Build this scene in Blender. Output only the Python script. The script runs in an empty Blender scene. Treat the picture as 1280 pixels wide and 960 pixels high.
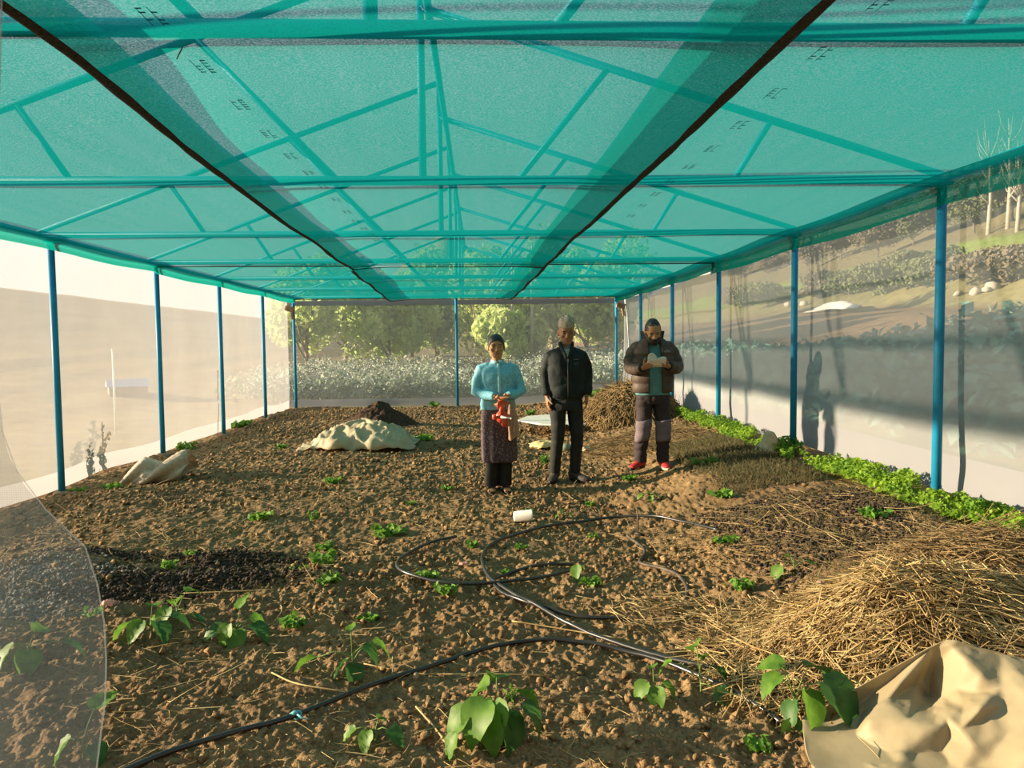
import bpy, bmesh, math, random
import numpy as np
from mathutils import Vector, Matrix
random.seed(7)
rng = np.random.default_rng(11)
S = bpy.context.scene
COL = S.collection

# ------------------------------------------------------------------ camera, sky, sun, exposure
FPX = 925.0
EYE = Vector((0.0, 0.0, 1.45))
PITCH = math.atan(51 / FPX)
YAW = math.atan(40 / FPX * math.cos(PITCH))
ROLL = math.radians(0.65)
_f = Vector((math.sin(YAW) * math.cos(PITCH), math.cos(YAW) * math.cos(PITCH), -math.sin(PITCH)))
_r = Vector((math.cos(YAW), -math.sin(YAW), 0))
_u = _r.cross(_f)
CR = _r * math.cos(ROLL) - _u * math.sin(ROLL)
CU = _u * math.cos(ROLL) + _r * math.sin(ROLL)
CF = _f
cd = bpy.data.cameras.new('camera')
cam = bpy.data.objects.new('camera', cd)
COL.objects.link(cam)
cd.sensor_width = 36.0
cd.lens = FPX / 1280 * 36.0
cd.clip_start = 0.05
cd.clip_end = 2000
cam.matrix_world = Matrix(((CR.x, CU.x, -CF.x, EYE.x), (CR.y, CU.y, -CF.y, EYE.y), (CR.z, CU.z, -CF.z, EYE.z), (0, 0, 0, 1)))
S.camera = cam
S.view_settings.view_transform = 'Standard'
S.view_settings.look = 'None'
S.view_settings.gamma = 1.0
S.view_settings.use_curve_mapping = False
S.view_settings.exposure = 0.0
try:
    S.cycles.transparent_max_bounces = 24
    S.cycles.max_bounces = 7
except Exception:
    pass

SUN_TRAVEL = Vector((1.0, -0.10, -0.215))
SUN_STRENGTH = 18.0
SUN_COLOR = (1.0, 0.79, 0.54)
SKY_STRENGTH = 0.80
w = bpy.data.worlds.new('sky')
S.world = w
w.use_nodes = True
wn, wl = w.node_tree.nodes, w.node_tree.links
bg = wn['Background']
tc = wn.new('ShaderNodeTexCoord')
sx = wn.new('ShaderNodeSeparateXYZ')
wr = wn.new('ShaderNodeValToRGB')
wl.new(tc.outputs['Generated'], sx.inputs[0])
wl.new(sx.outputs['Z'], wr.inputs[0])
el = wr.color_ramp.elements
el[0].position = 0.0; el[0].color = (0.93, 0.86, 0.76, 1)
el[1].position = 1.0; el[1].color = (0.55, 0.68, 0.86, 1)
e = el.new(0.18); e.color = (0.88, 0.88, 0.86, 1)
e = el.new(0.5); e.color = (0.70, 0.79, 0.90, 1)
# brighter haze around the low sun
vd = wn.new('ShaderNodeVectorMath'); vd.operation = 'DOT_PRODUCT'
wl.new(tc.outputs['Generated'], vd.inputs[0]); vd.inputs[1].default_value = tuple(-SUN_TRAVEL.normalized())
mg = wn.new('ShaderNodeMapRange'); mg.inputs[1].default_value = -0.5; mg.inputs[2].default_value = 1.0; mg.inputs[3].default_value = 0.80; mg.inputs[4].default_value = 1.45
wl.new(vd.outputs['Value'], mg.inputs[0])
gm = wn.new('ShaderNodeVectorMath'); gm.operation = 'SCALE'
wl.new(wr.outputs[0], gm.inputs[0]); wl.new(mg.outputs[0], gm.inputs['Scale'])
wl.new(gm.outputs[0], bg.inputs[0])
bg.inputs[1].default_value = SKY_STRENGTH
sd = bpy.data.lights.new('sun', 'SUN')
sun = bpy.data.objects.new('sun', sd)
COL.objects.link(sun)
sd.energy = SUN_STRENGTH
sd.color = SUN_COLOR
sd.angle = math.radians(0.9)
sun.rotation_euler = SUN_TRAVEL.to_track_quat('-Z', 'Y').to_euler()
sun.location = (-20, -3, 8)

# ------------------------------------------------------------------ helpers
def lin(r, g, b):
    f = lambda c: (c / 255 / 12.92) if c / 255 <= 0.04045 else ((c / 255 + 0.055) / 1.055) ** 2.4
    return (f(r), f(g), f(b))

def ray(px, py):
    return CF + CR * ((px - 640) / FPX) + CU * ((480 - py) / FPX)

def at(px, py, Y):
    d = ray(px, py)
    return EYE + d * (Y / d.y)

def sm(a, b, x):
    t = np.clip((np.asarray(x, float) - a) / (b - a), 0, 1)
    return t * t * (3 - 2 * t)

def _hash(ix, iy, seed):
    h = (ix.astype(np.int64) * 374761393 + iy.astype(np.int64) * 668265263 + seed * 974634777) & 0xFFFFFFFF
    h = ((h ^ (h >> 13)) * 1274126177) & 0xFFFFFFFF
    h = h ^ (h >> 16)
    return (h & 0xFFFF) / 65535.0

def vnoise(x, y, seed=0):
    x = np.asarray(x, float); y = np.asarray(y, float)
    ix = np.floor(x); iy = np.floor(y)
    fx = x - ix; fy = y - iy
    fx = fx * fx * (3 - 2 * fx); fy = fy * fy * (3 - 2 * fy)
    a = _hash(ix, iy, seed); b = _hash(ix + 1, iy, seed)
    c = _hash(ix, iy + 1, seed); d = _hash(ix + 1, iy + 1, seed)
    return (a * (1 - fx) + b * fx) * (1 - fy) + (c * (1 - fx) + d * fx) * fy

def gauss(x, y, cx, cy, rx, ry):
    return np.exp(-(((x - cx) / rx) ** 2 + ((y - cy) / ry) ** 2))

def H(x, y):
    """terrain height: tilled floor, its rise to the right wall, and the land around"""
    x = np.asarray(x, float); y = np.asarray(y, float)
    z = 0.27 * sm(1.0, 2.9, x)
    z = z + 0.05 * sm(1.65, 1.95, x) * (1 - sm(2.75, 2.95, x)) * (sm(6.0, 6.3, y) * (1 - sm(8.3, 8.8, y)) + sm(3.3, 3.7, y) * (1 - sm(5.3, 5.7, y)))
    z = z + 0.07 * gauss(x, y, -1.75, 4.95, 0.42, 0.28) + 0.06 * gauss(x, y, -2.1, 4.45, 0.7, 0.16) + 0.13 * gauss(x, y, -2.75, 4.75, 0.55, 0.4)
    # left hillside
    lx = np.clip(-x - 5.0, 0, None)
    z = z + np.where(lx < 35, 0.20 * lx * lx / (lx + 6), 0.20 * 35 * 35 / 41 - 0.05 * (lx - 35)) * (0.45 + 0.55 * sm(8, 45, y))
    # right hillside
    rx = np.clip(x - 3.6, 0, None)
    k = np.clip((14 - y) * 0.1, -0.05, 0.9)
    p = np.interp(x, [3.6, 7, 20, 24, 31, 70, 120], [0.0, 0.30, 2.1, 3.9, 6.4, 23, 30])
    z = z + np.where(x > 3.6, p + k * sm(3.6, 7, x) * (1 - sm(7, 20, x)) + (vnoise(x * .25, y * .25, 5) - .5) * np.clip(rx - 8, 0, 10) * 0.10, 0)
    # land behind
    z = z + np.where(y > 17.6, np.clip(y - 17.6, 0, 20) * 0.035, 0)
    return z

FLAT = []          # trodden spots where people stand
def D(x, y):
    """relief of the tilled soil"""
    x = np.asarray(x, float); y = np.asarray(y, float)
    wx = x + 0.08 * (vnoise(x * 6, y * 6, 31) - .5); wy = y + 0.08 * (vnoise(x * 6, y * 6, 32) - .5)
    a = (vnoise(x * 1.1, y * 1.1, 1) - .5) * 0.07
    b = 1 - np.abs(vnoise(wx * 4.2, wy * 5.0, 2) * 2 - 1)
    c = 1 - np.abs(vnoise(wx * 11, wy * 12, 3) * 2 - 1)
    d = 1 - np.abs(vnoise(wx * 27, wy * 28, 4) * 2 - 1)
    e = vnoise(x * 70, y * 70, 6)
    rough = 0.55 + 0.45 * vnoise(x * 0.7, y * 0.7, 9)
    rough = rough * (1 - 0.45 * sm(1.4, 2.0, x))
    for fx, fy in FLAT: rough = rough * (1 - .6 * gauss(x, y, fx, fy, .32, .28)); a = a * (1 - gauss(x, y, fx, fy, .5, .4))
    return a + rough * (0.030 * (b - .5) + 0.028 * (c - .5) + 0.030 * (d - .5)) + 0.016 * (e - .5)

def GZ(x, y):
    return float(H(np.array([x]), np.array([y]))[0] + D(np.array([x]), np.array([y]))[0])

def gnd(px, py, dz=0.0):
    """point of the soil under a spot of the photograph"""
    d = ray(px, py)
    z = 0.0
    p = EYE
    for _ in range(25):
        t = (z - EYE.z) / d.z
        p = EYE + d * t
        z = z * .4 + .6 * float(H(np.array([p.x]), np.array([p.y]))[0])
    return Vector((p.x, p.y, GZ(p.x, p.y) + dz))

def tag(o, label=None, cat=None, group=None, kind=None):
    if label: o['label'] = label
    if cat: o['category'] = cat
    if group: o['group'] = group
    if kind: o['kind'] = kind
    return o

def thing(name, label, cat, loc=(0, 0, 0), rz=0.0, group=None):
    o = bpy.data.objects.new(name, None)
    o.empty_display_size = 0.1
    COL.objects.link(o)
    o.location = loc
    o.rotation_euler = (0, 0, rz)
    return tag(o, label, cat, group)

def link(name, me, m=None, parent=None, smooth=True):
    if m is not None:
        for x in (m if isinstance(m, (list, tuple)) else [m]):
            me.materials.append(x)
    if smooth:
        me.polygons.foreach_set('use_smooth', np.ones(len(me.polygons), bool))
    o = bpy.data.objects.new(name, me)
    COL.objects.link(o)
    if parent: o.parent = parent
    return o

def np_mesh(name, V, F, m=None, parent=None, smooth=True, matidx=None):
    """V (n,3), F (k,3 or 4)"""
    V = np.asarray(V, np.float32); F = np.asarray(F, np.int32)
    me = bpy.data.meshes.new(name)
    me.vertices.add(len(V)); me.vertices.foreach_set('co', V.ravel())
    k = F.shape[1]
    me.loops.add(F.size); me.loops.foreach_set('vertex_index', F.ravel())
    me.polygons.add(len(F)); me.polygons.foreach_set('loop_start', np.arange(0, F.size, k, dtype=np.int32))
    me.update(calc_edges=True)
    if matidx is not None: me.polygons.foreach_set('material_index', np.asarray(matidx, np.int32))
    return link(name, me, m, parent, smooth)

def grid_faces(nr, nc):
    i = np.arange(nr - 1)[:, None] * nc + np.arange(nc - 1)[None, :]
    return np.stack([i, i + 1, i + nc + 1, i + nc], -1).reshape(-1, 4)

def catmull(pts, n=8):
    P = [Vector(p) for p in pts]
    P = [P[0] * 2 - P[1]] + P + [P[-1] * 2 - P[-2]]
    out = []
    for i in range(1, len(P) - 2):
        a, b, c, d = P[i - 1:i + 3]
        for k in range(n):
            t = k / n
            out.append(0.5 * ((2 * b) + (c - a) * t + (2 * a - 5 * b + 4 * c - d) * t * t + (3 * b - a - 3 * c + d) * t ** 3))
    out.append(P[-2].copy())
    return out

class MB:
    def __init__(self): self.v = []; self.f = []; self.mi = []
    def add(self, V, F, mi=0):
        o = len(self.v)
        self.v += [tuple(p) for p in V]
        self.f += [tuple(i + o for i in q) for q in F]
        self.mi += [mi] * len(F)
        return self
    def rings(self, R, cap=True, mi=0, closed=True):
        n = len(R[0]); V = [p for r in R for p in r]; F = []
        for i in range(len(R) - 1):
            for j in range(n if closed else n - 1):
                k = (j + 1) % n
                F.append((i * n + j, i * n + k, (i + 1) * n + k, (i + 1) * n + j))
        if cap:
            F.append(tuple(reversed(range(n)))); F.append(tuple(range((len(R) - 1) * n, len(R) * n)))
        return self.add(V, F, mi)
    def tube(self, path, rad, n=10, ref=(0, -1, 0), cap=True, mi=0):
        P = [Vector(p) for p in path]
        if not isinstance(rad, (list, tuple)): rad = [rad] * len(P)
        R = []; ref = Vector(ref)
        for i, p in enumerate(P):
            t = (P[min(i + 1, len(P) - 1)] - P[max(i - 1, 0)])
            t = t.normalized() if t.length > 1e-9 else Vector((0, 0, 1))
            s = t.cross(ref)
            if s.length < 1e-3: s = t.cross(Vector((1, 0, 0.01)))
            s.normalize(); b = s.cross(t).normalized()
            ra, rb = rad[i] if isinstance(rad[i], (list, tuple)) else (rad[i], rad[i])
            R.append([p + s * (ra * math.cos(2 * math.pi * k / n)) + b * (rb * math.sin(2 * math.pi * k / n)) for k in range(n)])
        return self.rings(R, cap, mi)
    def pipe(self, a, b, r, n=12, mi=0):
        a = Vector(a); b = Vector(b)
        return self.tube([a, b], r, n, (0.3, -1, 0.2), True, mi)
    def zrings(self, spec, n=28, cap=True, mi=0, pw=2.0):
        """spec rows (z, cx, cy, rx, ry): elliptical sections stacked in z"""
        R = []
        for z, cx, cy, rx, ry in spec:
            ring = []
            for k in range(n):
                a = 2 * math.pi * k / n
                c, s = math.cos(a), math.sin(a)
                e = 2 / pw
                ring.append((cx + rx * math.copysign(abs(c) ** e, c), cy + ry * math.copysign(abs(s) ** e, s), z))
            R.append(ring)
        return self.rings(R, cap, mi)
    def ball(self, c, r, rot=None, nu=16, nv=10, mi=0):
        c = Vector(c); r = r if isinstance(r, (list, tuple)) else (r, r, r)
        V = []; F = []
        for i in range(nv + 1):
            th = math.pi * i / nv
            for j in range(nu):
                ph = 2 * math.pi * j / nu
                p = Vector((r[0] * math.sin(th) * math.cos(ph), r[1] * math.sin(th) * math.sin(ph), r[2] * math.cos(th)))
                V.append(c + (rot @ p if rot else p))
        for i in range(nv):
            for j in range(nu):
                k = (j + 1) % nu
                F.append((i * nu + j, (i + 1) * nu + j, (i + 1) * nu + k, i * nu + k))
        return self.add(V, F, mi)
    def box(self, c, h, rot=None, mi=0):
        c = Vector(c); V = []
        for a in (-1, 1):
            for b in (-1, 1):
                for d in (-1, 1):
                    p = Vector((a * h[0], b * h[1], d * h[2])); V.append(c + (rot @ p if rot else p))
        return self.add(V, [(0, 1, 3, 2), (4, 6, 7, 5), (0, 4, 5, 1), (2, 3, 7, 6), (0, 2, 6, 4), (1, 5, 7, 3)], mi)
    def xf(self, M, start=0):
        self.v = self.v[:start] + [tuple(M @ Vector(p)) for p in self.v[start:]]
        return self
    def build(self, name, m=None, parent=None, voxel=None, smooth=True, relax=0, bevel=0, subd=0, fn=None):
        me = bpy.data.meshes.new(name)
        me.from_pydata(self.v, [], self.f)
        me.update()
        if not voxel and any(self.mi): me.polygons.foreach_set('material_index', np.array(self.mi, np.int32))
        bm = bmesh.new(); bm.from_mesh(me)
        bmesh.ops.remove_doubles(bm, verts=bm.verts, dist=1e-5)
        bmesh.ops.recalc_face_normals(bm, faces=bm.faces)
        bm.to_mesh(me); bm.free()
        if voxel or bevel or subd:
            o = bpy.data.objects.new(name, me); COL.objects.link(o)
            if bevel:
                md = o.modifiers.new('b', 'BEVEL'); md.width = bevel; md.segments = 2
            if subd:
                md = o.modifiers.new('s', 'SUBSURF'); md.levels = subd; md.render_levels = subd
            if voxel:
                md = o.modifiers.new('r', 'REMESH'); md.mode = 'VOXEL'; md.voxel_size = voxel
            if relax:
                md = o.modifiers.new('m', 'SMOOTH'); md.iterations = relax; md.factor = 0.5
            dg = bpy.context.evaluated_depsgraph_get()
            me2 = bpy.data.meshes.new_from_object(o.evaluated_get(dg))
            bpy.data.objects.remove(o); bpy.data.meshes.remove(me); me = me2; me.name = name
        if fn:
            n = len(me.vertices); co = np.empty(n * 3, np.float32); me.vertices.foreach_get('co', co)
            co = fn(co.reshape(n, 3).astype(float)); me.vertices.foreach_set('co', np.asarray(co, np.float32).ravel()); me.update()
        return link(name, me, m, parent, smooth)

def stalks(P, A, L, r, bend, K=5):
    """N thin bent stalks: P (N,3) start, A (N,3) unit direction, L lengths, r radii, bend (N,3)"""
    N = len(P); t = np.linspace(0, 1, K)
    C = P[:, None, :] + A[:, None, :] * (L[:, None] * t)[:, :, None] + bend[:, None, :] * (t * t)[None, :, None]
    up = np.array([0, 0, 1.0])
    s = np.cross(A, up); s /= np.linalg.norm(s, axis=1, keepdims=True) + 1e-6
    b = np.cross(s, A)
    V = np.empty((N, K, 3, 3))
    tap = 1 - 0.5 * t
    for k in range(3):
        a = 2 * math.pi * k / 3
        off = s * math.cos(a) + b * math.sin(a)
        V[:, :, k, :] = C + off[:, None, :] * (r[:, None] * tap[None, :])[:, :, None]
    base = np.arange(N)[:, None, None] * K * 3 + np.arange(K - 1)[None, :, None] * 3
    j = np.arange(3)[None, None, :]; jn = (j + 1) % 3
    F = np.stack([base + j, base + jn, base + 3 + jn, base + 3 + j], -1).reshape(-1, 4)
    return V.reshape(-1, 3), F

_ico = bmesh.new(); bmesh.ops.create_icosphere(_ico, subdivisions=1, radius=1)
ICO_V = np.array([v.co[:] for v in _ico.verts]); _ico.verts.index_update()
ICO_F = np.array([[v.index for v in f.verts] for f in _ico.faces]); _ico.free()

def lumps(P, R, squash=0.75, jit=0.35):
    """N rough little lumps"""
    N = len(P); n = len(ICO_V)
    V = ICO_V[None] * (1 + 1.5 * jit * (rng.random((N, n, 1)) - .5) * 2)
    sc = np.stack([1 + .35 * (rng.random(N) - .5), 1 + .35 * (rng.random(N) - .5), squash * (1 + .3 * (rng.random(N) - .5))], -1)
    V = V * sc[:, None, :] * R[:, None, None]
    a = rng.random(N) * 6.28; c, s = np.cos(a), np.sin(a)
    X = V[:, :, 0] * c[:, None] - V[:, :, 1] * s[:, None]; Y = V[:, :, 0] * s[:, None] + V[:, :, 1] * c[:, None]
    V = np.stack([X, Y, V[:, :, 2]], -1) + P[:, None, :]
    F = ICO_F[None] + (np.arange(N) * n)[:, None, None]
    return V.reshape(-1, 3), F.reshape(-1, 3)

def leaf_quads(P, Nrm, size, stretch=1.7):
    """N small bent leaves (two quads each along the midrib fold)"""
    N = len(P)
    a = rng.normal(size=(N, 3)); t = np.cross(Nrm, a); t /= np.linalg.norm(t, axis=1, keepdims=True) + 1e-9
    b = np.cross(Nrm, t)
    sz = size if isinstance(size, np.ndarray) else np.full(N, size)
    l = (t * sz[:, None] * stretch * .5); wv = b * sz[:, None] * .5; h = Nrm * sz[:, None] * .15
    V = np.stack([P - l, P + wv + h, P + l, P - wv + h, P], 1)
    i = np.arange(N)[:, None] * 5
    F = np.concatenate([i + np.array([[0, 1, 4]]), i + np.array([[1, 2, 4]]), i + np.array([[2, 3, 4]]), i + np.array([[3, 0, 4]])], 0)
    return V.reshape(-1, 3), F

# ------------------------------------------------------------------ materials
def new_mat(name):
    m = bpy.data.materials.new(name); m.use_nodes = True
    nt = m.node_tree; b = nt.nodes['Principled BSDF']; out = nt.nodes['Material Output']
    return m, nt, b, out

def mat(name, c1, c2=None, rough=0.85, scale=18.0, detail=4.0, bump=0.0, bscale=None, trans=0.0, spec=0.3, metal=0.0, contrast=(0.35, 0.65), sheen=0.0):
    """noise-mottled surface; trans mixes in light shining through thin matter"""
    m, nt, b, out = new_mat(name); N, L = nt.nodes, nt.links
    t = N.new('ShaderNodeTexCoord')
    no = N.new('ShaderNodeTexNoise'); no.inputs['Scale'].default_value = scale; no.inputs['Detail'].default_value = detail
    L.new(t.outputs['Object'], no.inputs['Vector'])
    r = N.new('ShaderNodeValToRGB')
    r.color_ramp.elements[0].position, r.color_ramp.elements[1].position = contrast
    c2 = c2 or tuple(x * .8 for x in c1)
    r.color_ramp.elements[0].color = (*c2, 1); r.color_ramp.elements[1].color = (*c1, 1)
    L.new(no.outputs['Fac'], r.inputs[0]); L.new(r.outputs[0], b.inputs['Base Color'])
    b.inputs['Roughness'].default_value = rough; b.inputs['Metallic'].default_value = metal
    b.inputs['Specular IOR Level'].default_value = spec
    if sheen: b.inputs['Sheen Weight'].default_value = sheen
    if bump:
        n2 = N.new('ShaderNodeTexNoise'); n2.inputs['Scale'].default_value = bscale or scale * 3; n2.inputs['Detail'].default_value = 5
        L.new(t.outputs['Object'], n2.inputs['Vector'])
        bp = N.new('ShaderNodeBump'); bp.inputs['Strength'].default_value = bump; bp.inputs['Distance'].default_value = 0.02
        L.new(n2.outputs['Fac'], bp.inputs['Height']); L.new(bp.outputs[0], b.inputs['Normal'])
    if trans:
        tr = N.new('ShaderNodeBsdfTranslucent'); mx = N.new('ShaderNodeMixShader'); mx.inputs[0].default_value = trans
        L.new(r.outputs[0], tr.inputs[0]); L.new(b.outputs[0], mx.inputs[1]); L.new(tr.outputs[0], mx.inputs[2]); L.new(mx.outputs[0], out.inputs[0])
    return m

def net_mat(name, cover, col_d, col_t, weave=900.0, amount=0.12, slub=6.0, slub_amt=0.06, tfac=0.5, grid=False, streak=None):
    """woven mesh: open holes pass what lies behind, threads reflect and glow through; the share of thread grows at a slant"""
    m, nt, b, out = new_mat(name); N, L = nt.nodes, nt.links
    N.remove(b)
    def math_(op, a, bb=None):
        q = N.new('ShaderNodeMath'); q.operation = op
        for i, x in enumerate((a, bb)):
            if x is None: continue
            if hasattr(x, 'is_output'): L.new(x, q.inputs[i])
            else: q.inputs[i].default_value = x
        return q.outputs[0]
    t = N.new('ShaderNodeTexCoord')
    if grid:
        sp = N.new('ShaderNodeSeparateXYZ'); L.new(t.outputs['Object'], sp.inputs[0])
        a1 = math_('ABSOLUTE', math_('SINE', math_('MULTIPLY', sp.outputs['X'], weave)))
        a2 = math_('ABSOLUTE', math_('SINE', math_('MULTIPLY', sp.outputs['Z'], weave)))
        wv = math_('SUBTRACT', 0.7, math_('MULTIPLY', a1, a2))
    else:
        no = N.new('ShaderNodeTexNoise'); no.inputs['Scale'].default_value = weave; no.inputs['Detail'].default_value = 1.0
        L.new(t.outputs['Object'], no.inputs['Vector'])
        wv = math_('SUBTRACT', no.outputs['Fac'], 0.5)
    n2 = N.new('ShaderNodeTexNoise'); n2.inputs['Scale'].default_value = slub; n2.inputs['Detail'].default_value = 3.0
    if streak:
        mp = N.new('ShaderNodeMapping'); mp.inputs['Scale'].default_value = streak
        L.new(t.outputs['Object'], mp.inputs[0]); L.new(mp.outputs[0], n2.inputs['Vector'])
    else:
        L.new(t.outputs['Object'], n2.inputs['Vector'])
    sl = math_('MULTIPLY', math_('SUBTRACT', n2.outputs['Fac'], 0.5), slub_amt * 2)
    c = math_('ADD', math_('ADD', math_('MULTIPLY', wv, amount), sl), cover)
    c = math_('MINIMUM', math_('MAXIMUM', c, 0.02), 0.97)
    g = N.new('ShaderNodeNewGeometry')
    dp = N.new('ShaderNodeVectorMath'); dp.operation = 'DOT_PRODUCT'
    L.new(g.outputs['Normal'], dp.inputs[0]); L.new(g.outputs['Incoming'], dp.inputs[1])
    cs = math_('MAXIMUM', math_('ABSOLUTE', dp.outputs['Value']), 0.3)
    op = math_('SUBTRACT', 1.0, math_('POWER', math_('SUBTRACT', 1.0, c), math_('POWER', cs, -0.75)))
    df = N.new('ShaderNodeBsdfDiffuse'); df.inputs[0].default_value = (*col_d, 1)
    tl = N.new('ShaderNodeBsdfTranslucent'); tl.inputs[0].default_value = (*col_t, 1)
    m1 = N.new('ShaderNodeMixShader'); m1.inputs[0].default_value = tfac
    L.new(df.outputs[0], m1.inputs[1]); L.new(tl.outputs[0], m1.inputs[2])
    tp = N.new('ShaderNodeBsdfTransparent')
    m2 = N.new('ShaderNodeMixShader'); L.new(op, m2.inputs[0]); L.new(tp.outputs[0], m2.inputs[1]); L.new(m1.outputs[0], m2.inputs[2])
    L.new(m2.outputs[0], out.inputs[0])
    return m

def soil_mat():
    m, nt, b, out = new_mat('tilled_soil'); N, L = nt.nodes, nt.links
    t = N.new('ShaderNodeTexCoord')
    def noise(s, d=5.0):
        q = N.new('ShaderNodeTexNoise'); q.inputs['Scale'].default_value = s; q.inputs['Detail'].default_value = d
        L.new(t.outputs['Object'], q.inputs['Vector']); return q.outputs['Fac']
    def ramp(f, *st):
        q = N.new('ShaderNodeValToRGB'); e = q.color_ramp.elements
        e[0].position, e[0].color = st[0][0], (*st[0][1], 1); e[1].position, e[1].color = st[-1][0], (*st[-1][1], 1)
        for p, c in st[1:-1]:
            x = e.new(p); x.color = (*c, 1)
        L.new(f, q.inputs[0]); return q.outputs[0]
    def mix(f, a, c):
        q = N.new('ShaderNodeMix'); q.data_type = 'RGBA'
        L.new(f, q.inputs[0]); L.new(a, q.inputs[6]); L.new(c, q.inputs[7]); return q.outputs[2]
    base = ramp(noise(9), (0.3, (0.115, 0.068, 0.032)), (0.5, (0.235, 0.148, 0.068)), (0.72, (0.37, 0.25, 0.12)))
    fine = ramp(noise(90), (0.35, (0.075, 0.045, 0.022)), (0.7, (0.44, 0.30, 0.15)))
    big = ramp(noise(0.9, 2.0), (0.38, (0, 0, 0)), (0.62, (1, 1, 1)))
    dark = ramp(noise(40), (0.35, (0.075, 0.044, 0.025)), (0.7, (0.20, 0.125, 0.065)))
    half = N.new('ShaderNodeValue'); half.outputs[0].default_value = 0.45
    c = mix(half.outputs[0], base, fine)
    f2 = N.new('ShaderNodeMath'); f2.operation = 'MULTIPLY'; f2.inputs[1].default_value = 0.5
    L.new(big, f2.inputs[0])
    c = mix(f2.outputs[0], c, dark)
    L.new(c, b.inputs['Base Color']); b.inputs['Roughness'].default_value = 0.95; b.inputs['Specular IOR Level'].default_value = 0.15
    bp = N.new('ShaderNodeBump'); bp.inputs['Strength'].default_value = 0.7; bp.inputs['Distance'].default_value = 0.01
    L.new(noise(130, 6), bp.inputs['Height']); L.new(bp.outputs[0], b.inputs['Normal'])
    return m

def land_mat():
    """fields outside: colours follow the plots of land"""
    m, nt, b, out = new_mat('outside_land'); N, L = nt.nodes, nt.links
    t = N.new('ShaderNodeTexCoord')
    sp = N.new('ShaderNodeSeparateXYZ'); L.new(t.outputs['Object'], sp.inputs[0])
    no = N.new('ShaderNodeTexNoise'); no.inputs['Scale'].default_value = 0.35; no.inputs['Detail'].default_value = 6
    L.new(t.outputs['Object'], no.inputs['Vector'])
    n3 = N.new('ShaderNodeTexNoise'); n3.inputs['Scale'].default_value = 2.5; n3.inputs['Detail'].default_value = 5
    L.new(t.outputs['Object'], n3.inputs['Vector'])
    ma = N.new('ShaderNodeMath'); ma.operation = 'MULTIPLY_ADD'; ma.inputs[1].default_value = 5.0
    L.new(no.outputs['Fac'], ma.inputs[0]); L.new(sp.outputs['X'], ma.inputs[2])
    mr = N.new('ShaderNodeMapRange'); mr.inputs[1].default_value = -50; mr.inputs[2].default_value = 80
    L.new(ma.outputs[0], mr.inputs[0])
    r = N.new('ShaderNodeValToRGB'); e = r.color_ramp.elements
    def pos(x): return (x + 50 + 2.5) / 130
    stops = [(-50, (.30, .24, .14)), (-20, (.34, .28, .17)), (-7, (.30, .24, .14)), (-2, (.17, .16, .08)), (5, (.16, .14, .08)), (7, (.26, .175, .11)), (19, (.27, .185, .115)), (20.5, (.30, .28, .14)),
             (23.5, (.30, .28, .13)), (24.5, (.27, .36, .09)), (30.0, (.27, .36, .09)), (31.5, (.24, .21, .12)), (80, (.24, .21, .13))]
    e[0].position, e[0].color = pos(stops[0][0]), (*stops[0][1], 1); e[1].position, e[1].color = pos(stops[-1][0]), (*stops[-1][1], 1)
    for x, c in stops[1:-1]:
        q = e.new(pos(x)); q.color = (*c, 1)
    L.new(mr.outputs[0], r.inputs[0])
    mx = N.new('ShaderNodeMix'); mx.data_type = 'RGBA'; mx.blend_type = 'MULTIPLY'; mx.inputs[0].default_value = 0.7
    r2 = N.new('ShaderNodeValToRGB'); r2.color_ramp.elements[0].position = .3; r2.color_ramp.elements[1].position = .7
    r2.color_ramp.elements[0].color = (.55, .55, .5, 1); r2.color_ramp.elements[1].color = (1.15, 1.12, 1.0, 1)
    L.new(n3.outputs['Fac'], r2.inputs[0]); L.new(r.outputs[0], mx.inputs[6]); L.new(r2.outputs[0], mx.inputs[7])
    L.new(mx.outputs[2], b.inputs['Base Color']); b.inputs['Roughness'].default_value = 0.95
    b.inputs['Specular IOR Level'].default_value = 0.1
    return m

M = {}
M['soil'] = soil_mat()
M['land'] = land_mat()
M['clod'] = mat('soil_clod', (.34, .225, .11), (.11, .068, .033), .95, 30, bump=.5, spec=.1)
M['compost'] = mat('dark_compost', (.085, .062, .045), (.028, .02, .016), .9, 60, bump=.5, spec=.2)
M['manure'] = mat('dark_manure', (.10, .06, .038), (.03, .018, .012), .95, 25, bump=.8, spec=.15)
M['straw'] = mat('dry_straw', (.72, .55, .26), (.42, .28, .11), .7, 8, trans=.15, spec=.3)
M['straw_dark'] = mat('weathered_straw', (.40, .28, .13), (.20, .13, .06), .8, 8, trans=.1)
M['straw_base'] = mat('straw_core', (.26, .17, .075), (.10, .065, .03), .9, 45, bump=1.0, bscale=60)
M['blue_steel'] = mat('blue_painted_steel', (.012, .25, .46), (.01, .21, .40), .55, 6, spec=.35)
M['net_left'] = net_mat('white_insect_net', .27, (.62, .62, .62), (.40, .405, .43), 700, .06, 3.0, .03, .5)
M['net_back'] = net_mat('white_insect_net_back', .34, (.62, .63, .62), (.40, .41, .41), 700, .06, 3.0, .04, .5)
M['net_right'] = net_mat('white_insect_net_right', .46, (.56, .59, .61), (.44, .46, .48), 700, .06, 3.0, .04, .5)
M['skirt_left'] = net_mat('white_net_skirt_left', .84, (.66, .66, .66), (.345, .345, .365), 300, .05, 5.0, .05, .5)
M['net_skirt'] = net_mat('white_net_skirt', .86, (.38, .39, .42), (.40, .40, .42), 300, .05, 5.0, .05, .45)
M['net_curtain'] = net_mat('door_insect_net', .25, (.50, .53, .55), (.42, .45, .47), 900.0, .13, 5.0, .03, .5, grid=True)
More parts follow.
